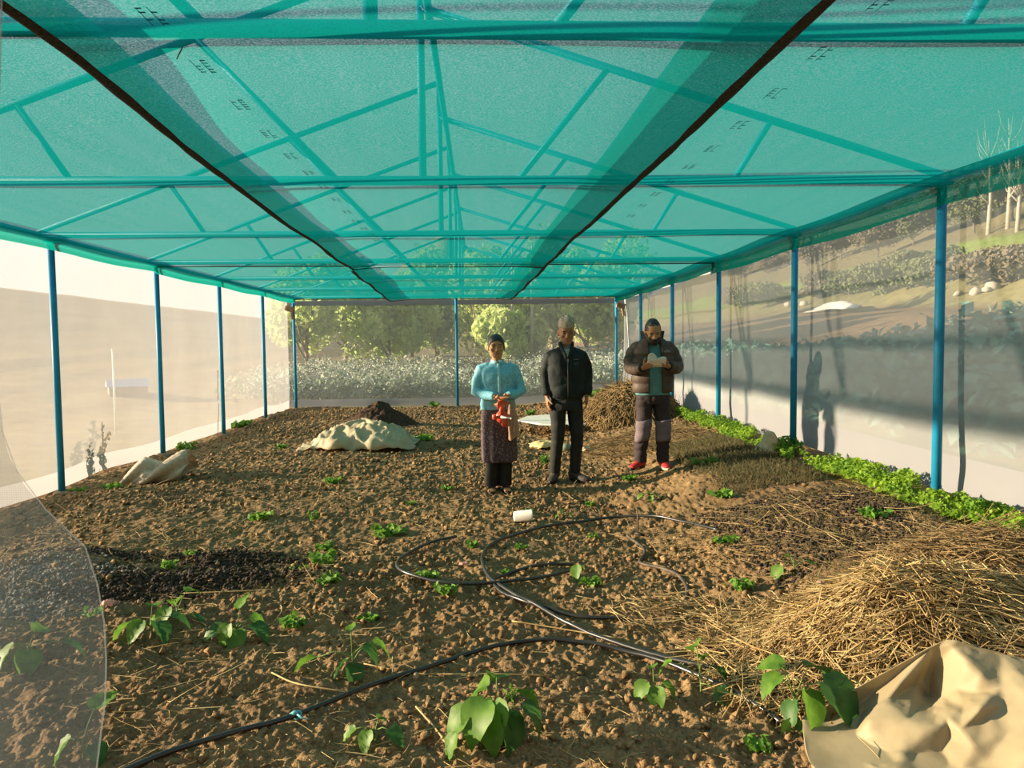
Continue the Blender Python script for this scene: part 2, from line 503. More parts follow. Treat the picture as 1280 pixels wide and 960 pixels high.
M['shade'] = net_mat('teal_shade_net', .57, (.004, .235, .20), (.005, .38, .335), 130, .75, 1.0, .05, .6, streak=(10, .5, 1))
M['tape'] = mat('dark_net_selvedge', (.05, .042, .03), (.012, .011, .01), .9, 80)
M['leaf'] = mat('bean_leaf', (.16, .31, .04), (.09, .21, .028), .5, 25, trans=.45, spec=.35)
M['leaf_dark'] = mat('bean_leaf_dark', (.065, .17, .036), (.04, .115, .025), .5, 25, trans=.35, spec=.35)
M['weed'] = mat('weed_leaf', (.20, .38, .05), (.10, .24, .03), .6, 12, trans=.4)
M['seedling'] = mat('onion_seedling', (.19, .18, .08), (.11, .10, .045), .7, 12, trans=.3)
M['stem'] = mat('green_stem', (.22, .33, .09), None, .6, 20, trans=.2)
M['hose'] = mat('black_poly_hose', (.030, .028, .026), (.018, .017, .016), .32, 9, spec=.6)
M['hose_dusty'] = mat('dusty_hose', (.12, .095, .07), (.05, .042, .035), .6, 14)
M['cream'] = mat('cream_tarpaulin', (.47, .40, .25), (.40, .33, .20), .55, 5, bump=.12, bscale=14, trans=.35, spec=.35)
M['cream_pale'] = mat('pale_cream_tarpaulin', (.64, .56, .38), (.54, .46, .30), .6, 6, bump=.2, bscale=20, trans=.3)
M['sack'] = mat('woven_sack', (.68, .58, .45), (.55, .45, .33), .8, 30, bump=.3, bscale=150, trans=.25)
M['white'] = mat('white_plastic', (.80, .78, .72), (.70, .68, .62), .5, 10, spec=.4)
M['black'] = mat('black_plastic', (.02, .02, .02), None, .5, 10)
M['stone'] = mat('brown_stone', (.34, .24, .15), (.22, .15, .09), .85, 12, bump=.4)
# ------------------------------------------------------------------ ground
FLAT += [(gnd(px, py).x, gnd(px, py).y) for px, py in ((624, 613), (709, 602), (816, 592))]
XL, XR, YB = -4.36, 3.34, 17.10
PXL, PXR = -4.22, 3.18
XRIDGE = -0.36
def soil_patch(name, xs, ys, parent=None):
    X, Y = np.meshgrid(xs, ys)
    Z = H(X, Y) + D(X, Y)
    return np_mesh(name, np.stack([X, Y, Z], -1).reshape(-1, 3), grid_faces(len(ys), len(xs)), M['soil'], parent)
ys = [1.0]
while ys[-1] < 17.2: ys.append(ys[-1] + max(0.009, ys[-1] * 0.0042))
ys = np.array(ys); ysn = [1.0]
while ysn[-1] < 5.0: ysn.append(ysn[-1] + max(.0065, ysn[-1] * .0024))
g = soil_patch('floor', np.arange(-4.6, 3.72, 0.0075), np.array(ysn)); tag(g, kind='structure')
g = soil_patch('floor', np.arange(-4.6, 3.72, 0.0125), ys[ys > ysn[-1] - .03])
tag(g, kind='structure')
g = soil_patch('floor', np.arange(-4.6, 3.72, 0.06), np.arange(-4.0, 1.03, 0.05)); tag(g, kind='structure')
def land(name, xs, ys):
    X, Y = np.meshgrid(np.array(xs, float), np.array(ys, float))
    Z = H(X, Y) + (vnoise(X * 1.3, Y * 1.3, 8) - .5) * 0.12 * np.clip((np.abs(X) - 4) / 3, 0.3, 1) - 0.03
    o = np_mesh(name, np.stack([X, Y, Z], -1).reshape(-1, 3), grid_faces(len(ys), len(xs)), M['land'])
    return tag(o, kind='structure')
land('ground_left', -np.geomspace(4.45, 75, 60)[::-1], np.concatenate([np.arange(-25, 20, 1.2), np.geomspace(20, 190, 45)]))
land('ground_right', np.geomspace(3.55, 95, 80), np.concatenate([np.arange(-14, 20, .8), np.geomspace(20, 190, 60)]))
land('ground_back', np.arange(-4.5, 3.7, .3), np.concatenate([np.arange(17.15, 24, .3), np.geomspace(24, 190, 40)]))
# distant peak beyond the far end
X, Y = np.meshgrid(np.linspace(-110, 90, 50), np.linspace(186, 340, 28))
Z = 44 * np.clip(1 - np.abs(X + 13) / 55, 0, 1) ** 1.1 * np.exp(-((Y - 300) / 40) ** 2) + (vnoise(X * .1, Y * .1, 12) - .5) * 6
o = np_mesh('ground_far_hill', np.stack([X, Y, Z + 4 * sm(186, 215, Y) - 1], -1).reshape(-1, 3), grid_faces(28, 50), M['land']); tag(o, kind='structure')

# ------------------------------------------------------------------ net walls (structure)
def wall_net(name, along, p0, p1, top, bottom, skirt, axis, off, seed, mts=('net_right', 'net_skirt')):
    """net wall with ripples; lower strip is the doubled skirt"""
    n = int(abs(p1 - p0) / 0.09) + 1
    s = np.linspace(p0, p1, n); zs = np.concatenate([[0.0], [.15, .3, .5, .75, 1.0]])
    k = 22
    B = bottom(s); T = top(s)
    t = np.linspace(0, 1, k)
    SK = skirt
    Z = np.empty((k, n))
    for i in range(k):
        if i < 6: Z[i] = B + SK * i / 5
        else: Z[i] = B + SK + (T - B - SK) * (i - 5) / (k - 6)
    Sg = np.broadcast_to(s, (k, n))
    rip = 0.045 * (vnoise(Sg * 1.6, Z * .5, seed) - .5) + 0.05 * (vnoise(Sg * 1.0 + Z * 1.3, Z * 5.0, seed + 1) - .5) * np.clip(1 - (Z - B) / .9, 0, 1)
    O = off + rip
    V = np.stack([O, Sg, Z], -1) if axis == 'x' else np.stack([Sg, O, Z], -1)
    mi = np.where(np.repeat(np.arange(k - 1), n - 1) < 5, 1, 0)
    o = np_mesh(name, V.reshape(-1, 3), grid_faces(k, n), [M[mts[0]], M[mts[1]]], None, True, mi)
    return tag(o, kind='structure')
wall_net('wall_left', 'y', 1.25, YB, lambda s: np.full_like(s, 2.55), lambda s: 0.0 + 0.05 * (vnoise(s * .8, s * 0, 3)), .18, 'x', XL, 21, ('net_left', 'skirt_left'))
wall_net('wall_right', 'y', 1.25, YB, lambda s: np.full_like(s, 2.5), lambda s: 0.335 + 0.05 * (vnoise(s * .7, s * 0, 4) - .5), .27, 'x', XR, 31)
wall_net('wall_back', 'x', XL, XR, lambda s: np.full_like(s, 2.5), lambda s: 0.0 + 0.27 * sm(1.0, 2.9, s) + 0.04, .17, 'y', YB, 41, ('net_back', 'net_skirt'))
m = MB()
m.box(((XL + XR) / 2, YB - .015, 2.405), ((XR - XL) / 2, .01, .055)); tag(m.build('trim_1', M['net_skirt'], smooth=False), kind='structure')

# ------------------------------------------------------------------ steel frame
ZC = 2.535
TY = [2.63, 5.0, 7.37, 9.74, 12.11, 14.5, 16.9]
ordn = ['nearest', 'second nearest', 'third nearest', 'fourth nearest', 'fifth nearest', 'second farthest', 'farthest']
def rafter_z(x):
    if x <= XRIDGE: return ZC + .06 + (x - PXL) / (XRIDGE - PXL) * 1.40
    return ZC + .06 + (PXR - x) / (PXR - XRIDGE) * 1.06
tl = ['steel roof truss crossing the top edge of the photo, nearest of all above the net',
      'second nearest roof truss, its tie bar meeting the nearest post of the right wall',
      'third nearest roof truss above the teal net, over the post with the cream sack',
      'fourth nearest roof truss above the teal net, by the crosswise net seam',
      'fifth nearest roof truss seen faintly through the far teal net',
      'second farthest roof truss seen faintly through the far teal net',
      'farthest roof truss standing over the back net wall']
for i, y in enumerate(TY):
    t = thing('roof_truss', tl[i], 'roof truss', (XRIDGE, y, ZC), 0, 'blue steel roof trusses above the shade net')
    def part(name, a, b, r):
        m = MB().pipe((a[0] - XRIDGE, 0, a[1] - ZC), (b[0] - XRIDGE, 0, b[1] - ZC), r); return m.build(name, M['blue_steel'], t)
    part('tie_bar', (PXL, ZC), (PXR, ZC), .031)
    part('rafter', (PXL, ZC + .03), (XRIDGE + .02, rafter_z(XRIDGE)), .026)
    part('rafter', (PXR, ZC + .03), (XRIDGE, rafter_z(XRIDGE + .001)), .026)
    part('king_post', (XRIDGE, ZC), (XRIDGE, ZC + 1.46), .026)
    for a, b in ((-2.98, -2.64), (-1.83, -.92), (.89, .27), (2.0, 1.73)):
        part('strut', (a, rafter_z(a)), (b, ZC), .021)
rl = [('eave_pipe', 'blue eave pipe running along the top of the left net wall', PXL, ZC + .01), ('eave_pipe', 'blue eave pipe running along the top of the right net wall', PXR, ZC + .01),
      ('ridge_pipe', 'upper ridge pipe running lengthwise over the king posts', XRIDGE, ZC + 1.47), ('ridge_pipe', 'lower ridge pipe running lengthwise beside the king posts', XRIDGE + .06, ZC + 1.06)]
for n_, lb, x, z in rl:
    m = MB().pipe((0, -3.0, 0), (0, 13.98, 0), .026)
    o = tag(m.build(n_, M['blue_steel']), lb, 'pipe'); o.location = (x, 3.0, z)
# posts
def post(x, y, label, ztop=ZC - .02, foot=True):
    z0 = float(H(np.array([x]), np.array([y]))[0]) - .05
    t = thing('steel_post', label, 'post', (x, y, z0), 0, 'blue steel posts')
    MB().pipe((0, 0, 0), (0, 0, ztop - z0), .032, 16).build('shaft', M['blue_steel'], t)
    zz = GZ(x, y) - z0
    V = MB().zrings([(zz - .05, 0, 0, .085, .085), (zz + .012, .0, 0, .078, .075), (zz + .026, .0, 0, .055, .05)], 12).build('concrete_footing', M['stone'], t)
    MB().box((0, 0, ztop - z0 - .01), (.05, .05, .012)).build('cap_plate', M['blue_steel'], t, smooth=False)
    return t
pr = ['nearest blue post of the right wall, standing alone near the right edge of the photo', 'blue post of the right wall with the cream sack at its foot', 'blue post of the right wall, first one left of the post with the sack',
      'blue post right behind the shoulder of the person in the puffer jacket', 'slim blue post seen just left of the head of the person reading', 'blue corner post where the right and back net walls meet']
for i, y in enumerate(TY[1:]): post(PXR if i < 5 else 3.14, y, pr[i])
pl = ['nearest blue post of the left wall in the photo, beyond the hanging door net', 'second blue post along the left wall, behind the crumpled sack', 'third blue post along the left wall', 'fourth blue post along the left wall, last before the corner', 'blue corner post where the left and back net walls meet']
for i, y in enumerate([7.57, 9.96, 12.3, 14.7, 16.95]): post(PXL if i < 4 else -4.18, y, pl[i])
post(-.52, 16.95, 'blue post in the middle of the back net wall')

# ------------------------------------------------------------------ teal shade nets hung under the trusses
def net_z(x, y, seed):
    """sag between the trusses"""
    ph = np.interp(y, [-2, .26] + TY, np.arange(9) - 0.0)
    sag = 0.02 * np.sin(np.pi * (ph % 1.0)) ** 2
    return ZC - .045 - sag - 0.02 * (vnoise(x * .8, y * .8, seed) - .5)
def shade_strip(label, x0, x1, y0, y1, dz, seed, valance=None, curl=None, tapes=(), hem=(), prints=()):
    nx = max(8, int((x1(0) - x0(0)) / .09)); ny = int((y1 - y0) / .10)
    yy = np.linspace(y0, y1, ny)
    cols = []
    U = np.linspace(0, 1, nx)
    X = np.stack([x0(0 * yy + yy) + (x1(yy) - x0(yy)) * u for u in U], 1)
    Yg = np.repeat(yy[:, None], nx, 1)
    Z = net_z(X, Yg, seed) + dz
    if curl: Z = Z - curl(X, Yg)
    if valance:
        side, drop = valance
        ex = []
        for k in range(1, 6):
            f = k / 5
            xe = (X[:, 0] if side < 0 else X[:, -1]) + side * (.022 * math.sin(f * 3.14))
            ze = (Z[:, 0] if side < 0 else Z[:, -1]) - drop * f * f
            ex.append((xe, ze))
        for xe, ze in ex:
            if side < 0: X = np.column_stack([xe, X]); Z = np.column_stack([ze, Z])
            else: X = np.column_stack([X, xe]); Z = np.column_stack([Z, ze])
        Yg = np.repeat(yy[:, None], X.shape[1], 1)
    V = np.stack([X, Yg, Z], -1)
    o = np_mesh('shade_net', V.reshape(-1, 3), grid_faces(ny, X.shape[1]), M['shade'])
    tag(o, label, 'shade net', 'teal shade nets under the roof')
    if valance:
        W = V[:, :8] if valance[0] < 0 else V[:, -8:]
        W = W + np.array([-.012 * valance[0], 0, -.008])
        np_mesh('folded_edge', W.reshape(-1, 3), grid_faces(ny, 8), M['shade'], o)
    def ribbon(path, wd, nm, mt):
        P = np.array(path); n = len(P)
        d = np.gradient(P[:, :2], axis=0); d /= np.linalg.norm(d, axis=1, keepdims=True) + 1e-9
        nrm = np.column_stack([-d[:, 1], d[:, 0]])
        j = wd * (.8 + .5 * vnoise(np.arange(n) * .45, np.zeros(n), seed + 5))[:, None]
        A = P.copy(); B = P.copy(); A[:, :2] += nrm * j * .5; B[:, :2] -= nrm * j * .5
        A[:, 2] -= .006; B[:, 2] -= .006
        C = P.copy(); C[:, 2] -= .018
        V = np.stack([A, C, B], 1).reshape(-1, 3)
        np_mesh(nm, V, grid_faces(n, 3), mt, o)
    for side in tapes:
        c = 0 if side < 0 else -1
        ribbon(np.stack([X[:, c], Yg[:, c], Z[:, c]], 1), .046, 'selvedge', M['tape'])
    for row in hem:
        ribbon(np.stack([X[row], Yg[row], Z[row]], 1), .022, 'selvedge', M['tape'])
    for (xo, ya, yb) in prints:          # faint maker's print repeated along the edge, too blurred to read
        y = ya
        while y < yb:
            mm = MB()
            for r_ in range(2):
                for c_ in range(5):
                    if random.random() < .2: continue
                    xx = xo + .035 * r_; y2 = y + c_ * .028
                    zz = float(net_z(np.array([xx]), np.array([y2]), seed)[0]) + dz - .006
                    h = .006 + .006 * random.random()
                    mm.add([(xx, y2, zz), (xx + .02, y2, zz), (xx + .02, y2 + h, zz), (xx, y2 + h, zz)], [(0, 1, 2, 3)])
                zz = float(net_z(np.array([xo + .035 * r_]), np.array([y + .06]), seed)[0]) + dz - .006
                mm.add([(xo + .035 * r_, y, zz), (xo + .035 * r_ + .003, y, zz), (xo + .035 * r_ + .003, y + .13, zz), (xo + .035 * r_, y + .13, zz)], [(0, 1, 2, 3)])
            mm.build('printed_mark', M['print'], o, smooth=False)
            y += .42
    return o
M['print'] = mat('faint_net_print', (.01, .16, .17), None, .9, trans=.5)
cx = lambda v: (lambda y: np.asarray(y, float) * 0 + v)
lsm = lambda y: np.interp(y, [1.2, 2.63, 5, 9.8, 17], [-1.33, -1.36, -1.52, -1.65, -2.0])
rsm = lambda y: np.interp(y, [1.2, 2.63, 5, 7.4, 9.8, 17], [1.04, 1.03, .98, .92, .87, .73])
lin_ = lambda y: lsm(y) + np.interp(y, [1.2, 5, 17], [.10, .16, .34])
rin_ = lambda y: rsm(y) - np.interp(y, [1.2, 17], [.30, .34])
droop = lambda xe, wd, d: (lambda X, Y: d * np.clip(1 - np.abs(X - xe(Y)) / wd, 0, 1) ** 1.5)
YS = 9.85
lo_l = droop(lsm, .5, .03); lo_r = droop(rsm, .45, .022)
shade_strip('left shade net strip of the near half, over the left wall', cx(PXL + .07), lin_, 1.2, YS, 0.006, 51, (-1, .08), None, hem=(-1,))
shade_strip('middle shade net strip of the near half, between the two dark lengthwise seams', lsm, rsm, 1.2, YS, -.008, 52, None, lambda X, Y: lo_l(X, Y) + lo_r(X, Y), tapes=(-1, 1), hem=(-1,), prints=((-1.02, 1.9, 7.5), (-.95, 8.2, 9.5)))
shade_strip('right shade net strip of the near half, over the right wall', rin_, cx(PXR - .07), 1.2, YS, 0.006, 53, (1, .15), None, hem=(-1,), prints=((1.22, 2.2, 6.2),))
shade_strip('left shade net strip of the far half, over the far left posts', cx(PXL + .07), lin_, YS - .08, 16.9, .006, 54, (-1, .09), None, hem=(-1,))
shade_strip('middle shade net strip of the far half, over the back wall', lsm, rsm, YS - .08, 16.9, -.02, 55, None, lambda X, Y: lo_l(X, Y) * 1.3 + lo_r(X, Y), tapes=(-1, 1), hem=(-1,))
shade_strip('right shade net strip of the far half, over the far right corner', rin_, cx(PXR - .07), YS - .08, 16.9, .006, 56, (1, .12), None, hem=(-1,))
# dry twig caught in the net
p = at(226, 63, 2.95); p = EYE + (p - EYE) * ((2.462 - EYE.z) / (p.z - EYE.z))
m = MB().tube([p + Vector((-.015, 0, -.03)), p + Vector((0, 0, 0)), p + Vector((.012, .0, .022)), p + Vector((.006, 0, .035))], [.002, .0025, .0022, .001], 6).tube([p + Vector((.012, 0, .022)), p + Vector((.028, .01, .03))], [.002, .001], 6)
M['twig'] = mat('dry_twig', (.10, .065, .04), None, .9)
tag(m.build('twig', M['twig']), 'small dark twig caught in the teal net near the upper left', 'twig')
# wooden wedges tied at the back corners
for px, py, lb in ((362, 386, 'weathered wooden block at the top of the far left corner post'), (776, 382, 'small wooden block at the top of the far right corner post')):
    q = at(px, py, 16.85)
    m = MB().box(q, (.10, .04, .06), Matrix.Rotation(.25, 3, 'Y')).box(q + Vector((.05, -.01, -.12)), (.03, .025, .12), Matrix.Rotation(-.2, 3, 'Y'))
    tag(m.build('wooden_block', M['stone'], bevel=.008), lb, 'block')

# ------------------------------------------------------------------ door net hanging close on the left
YC = 1.12
edge = [(-260, 30), (-60, 14), (0, 10), (120, 6), (200, -2), (400, -12), (530, -2), (570, 8), (610, 30), (640, 58), (680, 104), (700, 114), (760, 130), (850, 136), (960, 124), (1100, 96), (1500, 60)]
zz = []; xx = []
for py, px in edge:
    q = at(px, py, YC); zz.append(q.z); xx.append(q.x)
zz, xx = np.array(zz)[::-1], np.array(xx)[::-1]
Zc = np.linspace(max(.03, zz[0]), 2.4, 120); Xe = np.interp(Zc, zz, xx)
nc = 50; U = np.linspace(0, 1, nc)
X = Xe[:, None] * U[None] + (-1.75) * (1 - U[None])
Z = np.repeat(Zc[:, None], nc, 1)
Yc = YC + .035 * np.sin(X * 9 + Z * 1.5) * (1 - U[None] ** 3) + .03 * (vnoise(X * 3, Z * 1.5, 61) - .5)
o = np_mesh('door_net', np.stack([X, Yc, Z], -1).reshape(-1, 3), grid_faces(120, nc), M['net_curtain'])
tag(o, 'pale see-through door net hanging close to the viewer at the left edge', 'door net')
P = np.stack([X[:, -1], Yc[:, -1] , Z[:, -1]], 1)
MB().tube([tuple(q) for q in P[::3]], .0012, 6).build('hem', M['net_curtain'], o)

# ------------------------------------------------------------------ land beyond the nets
M['crown_willow'] = mat('willow_leaves', (.66, .76, .30), (.46, .58, .22), .8, .9, trans=.5)
M['crown_dark'] = mat('dark_leaves', (.50, .62, .29), (.34, .44, .20), .85, .9, trans=.5)
M['shrub_dry'] = mat('dry_shrub_leaves', (.32, .27, .18), (.22, .19, .12), .9, .8, trans=.15)
M['shrub_green'] = mat('hillside_shrub_leaves', (.26, .29, .14), (.17, .20, .09), .9, .8, trans=.15)
M['bark'] = mat('grey_bark', (.30, .25, .19), (.18, .15, .11), .9, 6)
M['bark_pale'] = mat('pale_bark', (.62, .58, .50), (.48, .44, .37), .8, 6)
M['crop'] = mat('pale_crop_leaves', (.34, .40, .30), (.14, .21, .12), .7, 2.0, trans=.25)
M['crop_white'] = mat('white_crop_flowers', (.70, .69, .62), (.52, .52, .46), .7, 3, trans=.2)
M['crop_teal'] = mat('bluish_crop_leaves', (.22, .42, .34), (.12, .26, .20), .7, 1.5, trans=.2)
def crown(c, r, n, size, seed):
    """leaves scattered over a few overlapping leaf masses"""
    q = np.random.default_rng(seed)
    k = 15
    C = q.normal(size=(k, 3)); C /= np.linalg.norm(C, axis=1, keepdims=True)
    C *= q.random((k, 1)) ** .5 * .62
    R = .24 + .22 * q.random(k)
    i = q.integers(0, k, n)
    d = q.normal(size=(n, 3)); d /= np.linalg.norm(d, axis=1, keepdims=True)
    P = C[i] + d * (R[i] * (.55 + .5 * q.random(n)))[:, None]
    P = P * np.array(r)[None] + np.array(c)[None]
    nn = d + .7 * q.normal(size=(n, 3)); nn /= np.linalg.norm(nn, axis=1, keepdims=True)
    return leaf_quads(P, nn, size * (.6 + .8 * q.random(n)))
def tree(name, label, cat, x, y, h, wd, mt, n, size, seed, group, trunk=.3, bark='bark'):
    z = float(H(np.array([x]), np.array([y]))[0])
    t = thing(name, label, cat, (x, y, z), 0, group)
    V, F = crown((0, 0, h * (trunk + (1 - trunk) / 2)), (wd, wd, h * (1 - trunk) / 1.55), n, size, seed)
    np_mesh('crown', V, F, M[mt], t, False)
    q = random.Random(seed); m = MB()
    m.tube([(0, 0, -.1), (q.uniform(-.1, .1), 0, h * trunk), (q.uniform(-.2, .2), q.uniform(-.1, .1), h * .75)], [.035 * h * .6, .026 * h * .6, .008 * h], 8)
    for b in range(5):
        a = q.uniform(0, 6.28); zz = h * (trunk + .06 * b)
        m.tube([(0, 0, zz), (math.cos(a) * wd * .35, math.sin(a) * wd * .35, zz + h * .15), (math.cos(a) * wd * .6, math.sin(a) * wd * .6, zz + h * .32)], [.012 * h, .008 * h, .003 * h], 6)
    m.build('trunk', M[bark], t)
    return t
bt = [(385, 29, 4.2, 1.9, 'crown_willow', 'yellow-green tree behind the far left corner of the back net'), (432, 35, 4.4, 2.0, 'crown_dark', 'dull green tree behind the left half of the back net, above the manure pile'),
      (488, 30, 4.0, 2.1, 'crown_willow', 'yellow-green tree behind the back net, left of the middle post'), (545, 36, 4.8, 2.2, 'crown_dark', 'dull green tree behind the back net just left of the middle post'),
      (600, 33, 5.0, 2.0, 'crown_willow', 'tall yellow-green tree just right of the middle back post'), (652, 30, 3.6, 1.7, 'crown_willow', 'bushy light green tree between the woman and the man with the cap'),
      (690, 37, 5.2, 2.3, 'crown_dark', 'dark tree behind the head of the man with the cap'), (735, 31, 4.4, 2.0, 'crown_willow', 'light green tree right of the cap wearer, before the right corner post'),
      (628, 26.5, 2.3, 1.1, 'crown_willow', 'low bushy willow behind the head of the person in the blue blouse'), (775, 36, 5.0, 2.0, 'crown_willow', 'light green tree behind the far right corner post')]
for i, (px, Y, h, wd, mt, lb) in enumerate(bt):
    tree('leafy_tree', lb, 'tree', at(px, 430, Y).x, Y, h * 1.08, wd * 1.12, mt, 4200, .17, 100 + i, 'trees behind the back net', .06)
bt2 = [(395, 46, 5.6, 2.7, 'crown_dark', 'far dark green tree at the left end of the row behind the back net'), (515, 47, 5.6, 2.7, 'crown_willow', 'far pale green tree left of the middle back post'),
       (625, 46, 6.0, 2.7, 'crown_dark', 'far dark tree behind the two pale trunks'), (705, 45, 6.0, 2.8, 'crown_willow', 'far light green tree above the cap of the standing person'), ]
for i, (px, Y, h, wd, mt, lb) in enumerate(bt2):
    tree('leafy_tree', lb, 'tree', at(px, 430, Y).x, Y, h, wd, mt, 4200, .24, 140 + i, 'trees behind the back net', .04)
for px, lb in ((638, 'thin pale trunk behind the back net, left of the two'), (662, 'thin pale trunk behind the back net, right of the two')):
    x = at(px, 400, 29).x; z = float(H(np.array([x]), np.array([29.]))[0])
    m = MB().tube([(0, 0, 0), (.03, 0, 2.4), (.05, 0, 4.6)], [.06, .05, .03], 8)
    o = tag(m.build('slender_tree', M['bark_pale']), lb, 'tree trunk', 'pale trunks'); o.location = (x, 28.0, z)
# crop rows with white heads behind the back net
n = 2600
x = rng.uniform(-6.5, 6, n); y = 18.6 + 10 * rng.random(n) ** 1.3
h = .25 + .45 * rng.random(n)
z = H(x, y)
k = 6
P = np.repeat(np.stack([x, y, z + h * .6], -1), k, 0) + rng.normal(size=(n * k, 3)) * np.array([.13, .13, .14])
d = rng.normal(size=(n * k, 3)) + np.array([0, -.3, .8]); d /= np.linalg.norm(d, axis=1, keepdims=True)
V, F = leaf_quads(P, d, .06 + .07 * rng.random(n * k), 1.6)
tag(np_mesh('crop_leaves', V, F, M['crop'], None, False), 'grey-green leafy crop growing outside the back net', 'crop', kind='stuff')
s = rng.random(n) < .60
P = np.repeat(np.stack([x, y, z + h], -1)[s], 5, 0); P = P + rng.normal(size=P.shape) * np.array([.09, .09, .06])
d = rng.normal(size=P.shape); d /= np.linalg.norm(d, axis=1, keepdims=True)
V, F = leaf_quads(P, d, .025 + .035 * rng.random(len(P)), 1.2)
tag(np_mesh('crop_flowers', V, F, M['crop_white'], None, False), 'white flower heads over the crop outside the back net', 'flowers', kind='stuff')
# brushwood heap behind the middle post
c = Vector((at(606, 440, 23).x, 23, float(H(np.array([.1]), np.array([23.]))[0]) + .35))
n = 70; P = np.array(c)[None] + rng.normal(size=(n, 3)) * np.array([.35, .3, .12]); A = rng.normal(size=(n, 3)) * np.array([1, .5, .6]) + np.array([0, 0, .5]); A /= np.linalg.norm(A, axis=1, keepdims=True)
V, F = stalks(P, A, rng.uniform(.5, 1.2, n), np.full(n, .014), rng.normal(size=(n, 3)) * .1)
M['dry_branch'] = mat('dry_grey_branch', (.11, .085, .06), None, .9)
tag(np_mesh('brushwood_heap', V, F, M['dry_branch']), 'heap of dry grey branches outside, beside the head of the person in the blue blouse', 'brushwood')
# bluish crop outside the right net
n = 9000
x = rng.uniform(4.25, 7.2, n); y = rng.uniform(2.2, 21, n)
z = H(x, y) + (.15 + .42 * rng.random(n) + .12 * sm(3.8, 7, x))
P = np.repeat(np.stack([x, y, z], -1), 3, 0); P = P + rng.normal(size=P.shape) * np.array([.12, .12, .10])
d = rng.normal(size=P.shape) + np.array([-.3, 0, .9]); d /= np.linalg.norm(d, axis=1, keepdims=True)
V, F = leaf_quads(P, d, .07 + .08 * rng.random(len(P)), 1.6)
tag(np_mesh('crop_leaves', V, F, M['crop_teal'], None, False), 'bluish green crop growing outside the right net', 'crop', kind='stuff')
# hillside shrubs, bare trees, stones, white sheet
def rpt(px, X):
    d = ray(px, 420); t = X / d.x
    return X, d.y * t
sh = [(1030, 22.2, 2.6, 2.6, 'shrub_dry', 'dry brown shrub on the bank right of the sack post'), (1062, 22.3, 2.8, 2.4, 'shrub_green', 'green-brown shrub on the bank above the white sheet'),
      (1100, 22.0, 3.0, 2.6, 'shrub_green', 'middle green shrub on the bank between two posts'), (1138, 22.0, 3.0, 2.4, 'shrub_green', 'greenest shrub on the bank left of the nearest right post'),
      (1170, 22.2, 2.6, 2.2, 'shrub_green', 'small green shrub on the bank close to the nearest right post'), (1222, 22.0, 2.8, 2.2, 'shrub_dry', 'reddish dry shrub on the bank right of the nearest post'),
      (1262, 22.3, 2.4, 2.2, 'shrub_dry', 'dry shrub on the bank near the right edge of the photo'), (960, 22.2, 3.2, 3.2, 'shrub_green', 'hazy green shrub on the bank left of the sack post'), (930, 23, 3.4, 3.6, 'shrub_dry', 'hazy brown shrub on the bank behind the far right net')]
for i, (px, X, h, wd, mt, lb) in enumerate(sh):
    x, y = rpt(px, X)
    tree('hillside_shrub', lb, 'shrub', x, y, h * .62, wd, mt, 3600, .13, 200 + i, 'shrubs on the bank outside the right net', .03)
ht = [(1010, 33, 3.8, 2.6, 'shrub_dry', 'brown leafless bush on the hill above the sack post'), (1050, 34, 4.2, 2.8, 'shrub_dry', 'brown bush on the hill, left of the dark one'), (1095, 33, 4.8, 2.6, 'shrub_dry', 'pale brown tree in the middle of the hillside'),
      (1140, 35, 4.6, 2.8, 'shrub_green', 'dull green tree on the hill left of the nearest right post'), (1172, 37, 4.6, 3, 'shrub_dry', 'brown tree high on the hill close to the nearest right post'), (1215, 33, 4.2, 2.4, 'shrub_green', 'olive tree on the hill just right of the nearest post'),
      (1262, 36, 5.2, 2.6, 'shrub_green', 'olive tree at the top right corner of the right net'), (960, 36, 4.6, 3.2, 'shrub_dry', 'hazy brown tree on the hill left of the sack post'), (915, 38, 4.8, 3.6, 'shrub_green', 'hazy olive tree on the hill above the third right post')]
for i, (px, X, h, wd, mt, lb) in enumerate(ht):
    x, y = rpt(px, X)
    tree('hillside_tree', lb, 'tree', x, y, h * .9, wd, mt, 3600, .15, 300 + i, 'trees on the hill outside the right net', .15)
for i, (px, X, h) in enumerate(((1232, 31, 5.6), (1256, 31.5, 6.4), (1268, 31, 5.2))):
    x, y = rpt(px, X); z = float(H(np.array([x]), np.array([y]))[0])
    t = thing('bare_tree', ['pale bare tree on the terrace, leftmost of three at upper right', 'tallest pale bare tree on the terrace at upper right', 'pale bare tree on the terrace nearest the right edge'][i], 'tree', (x, y, z), 0, 'bare pale trees')
    q = random.Random(i); m = MB().tube([(0, 0, -.2), (.1, 0, h * .4), (-.1, 0, h)], [.13, .10, .02], 8)
    for b in range(11):
        a = q.uniform(0, 6.28); zb = h * q.uniform(.25, .85); l = h * q.uniform(.15, .32)
        m.tube([(0, 0, zb), (math.cos(a) * l * .5, math.sin(a) * l * .5, zb + l * .6), (math.cos(a) * l * .7, math.sin(a) * l * .7, zb + l * 1.2)], [.05, .03, .008], 6)
    m.build('trunk', M['bark_pale'], t)
x, y = rpt(1046, 19.0); z = float(H(np.array([x]), np.array([y]))[0])
V = []; nn = 26
gx, gy = np.meshgrid(np.linspace(-1, 1, nn), np.linspace(-1, 1, 14))
zz = .35 * np.clip(1 - gx ** 2 * .8 - gy ** 2 * .8, 0, 1) + .25 * vnoise(gx * 3 + 5, gy * 3, 71) * (1 - gx ** 2)
o = np_mesh('white_sheet', np.stack([gx * .55, gy * 2.4 * (1 - .3 * gx), zz], -1).reshape(-1, 3), grid_faces(14, nn), M['white'])
o.location = (x, y, z + .05); tag(o, 'white plastic sheet heaped on the brown field outside the right net', 'sheet')
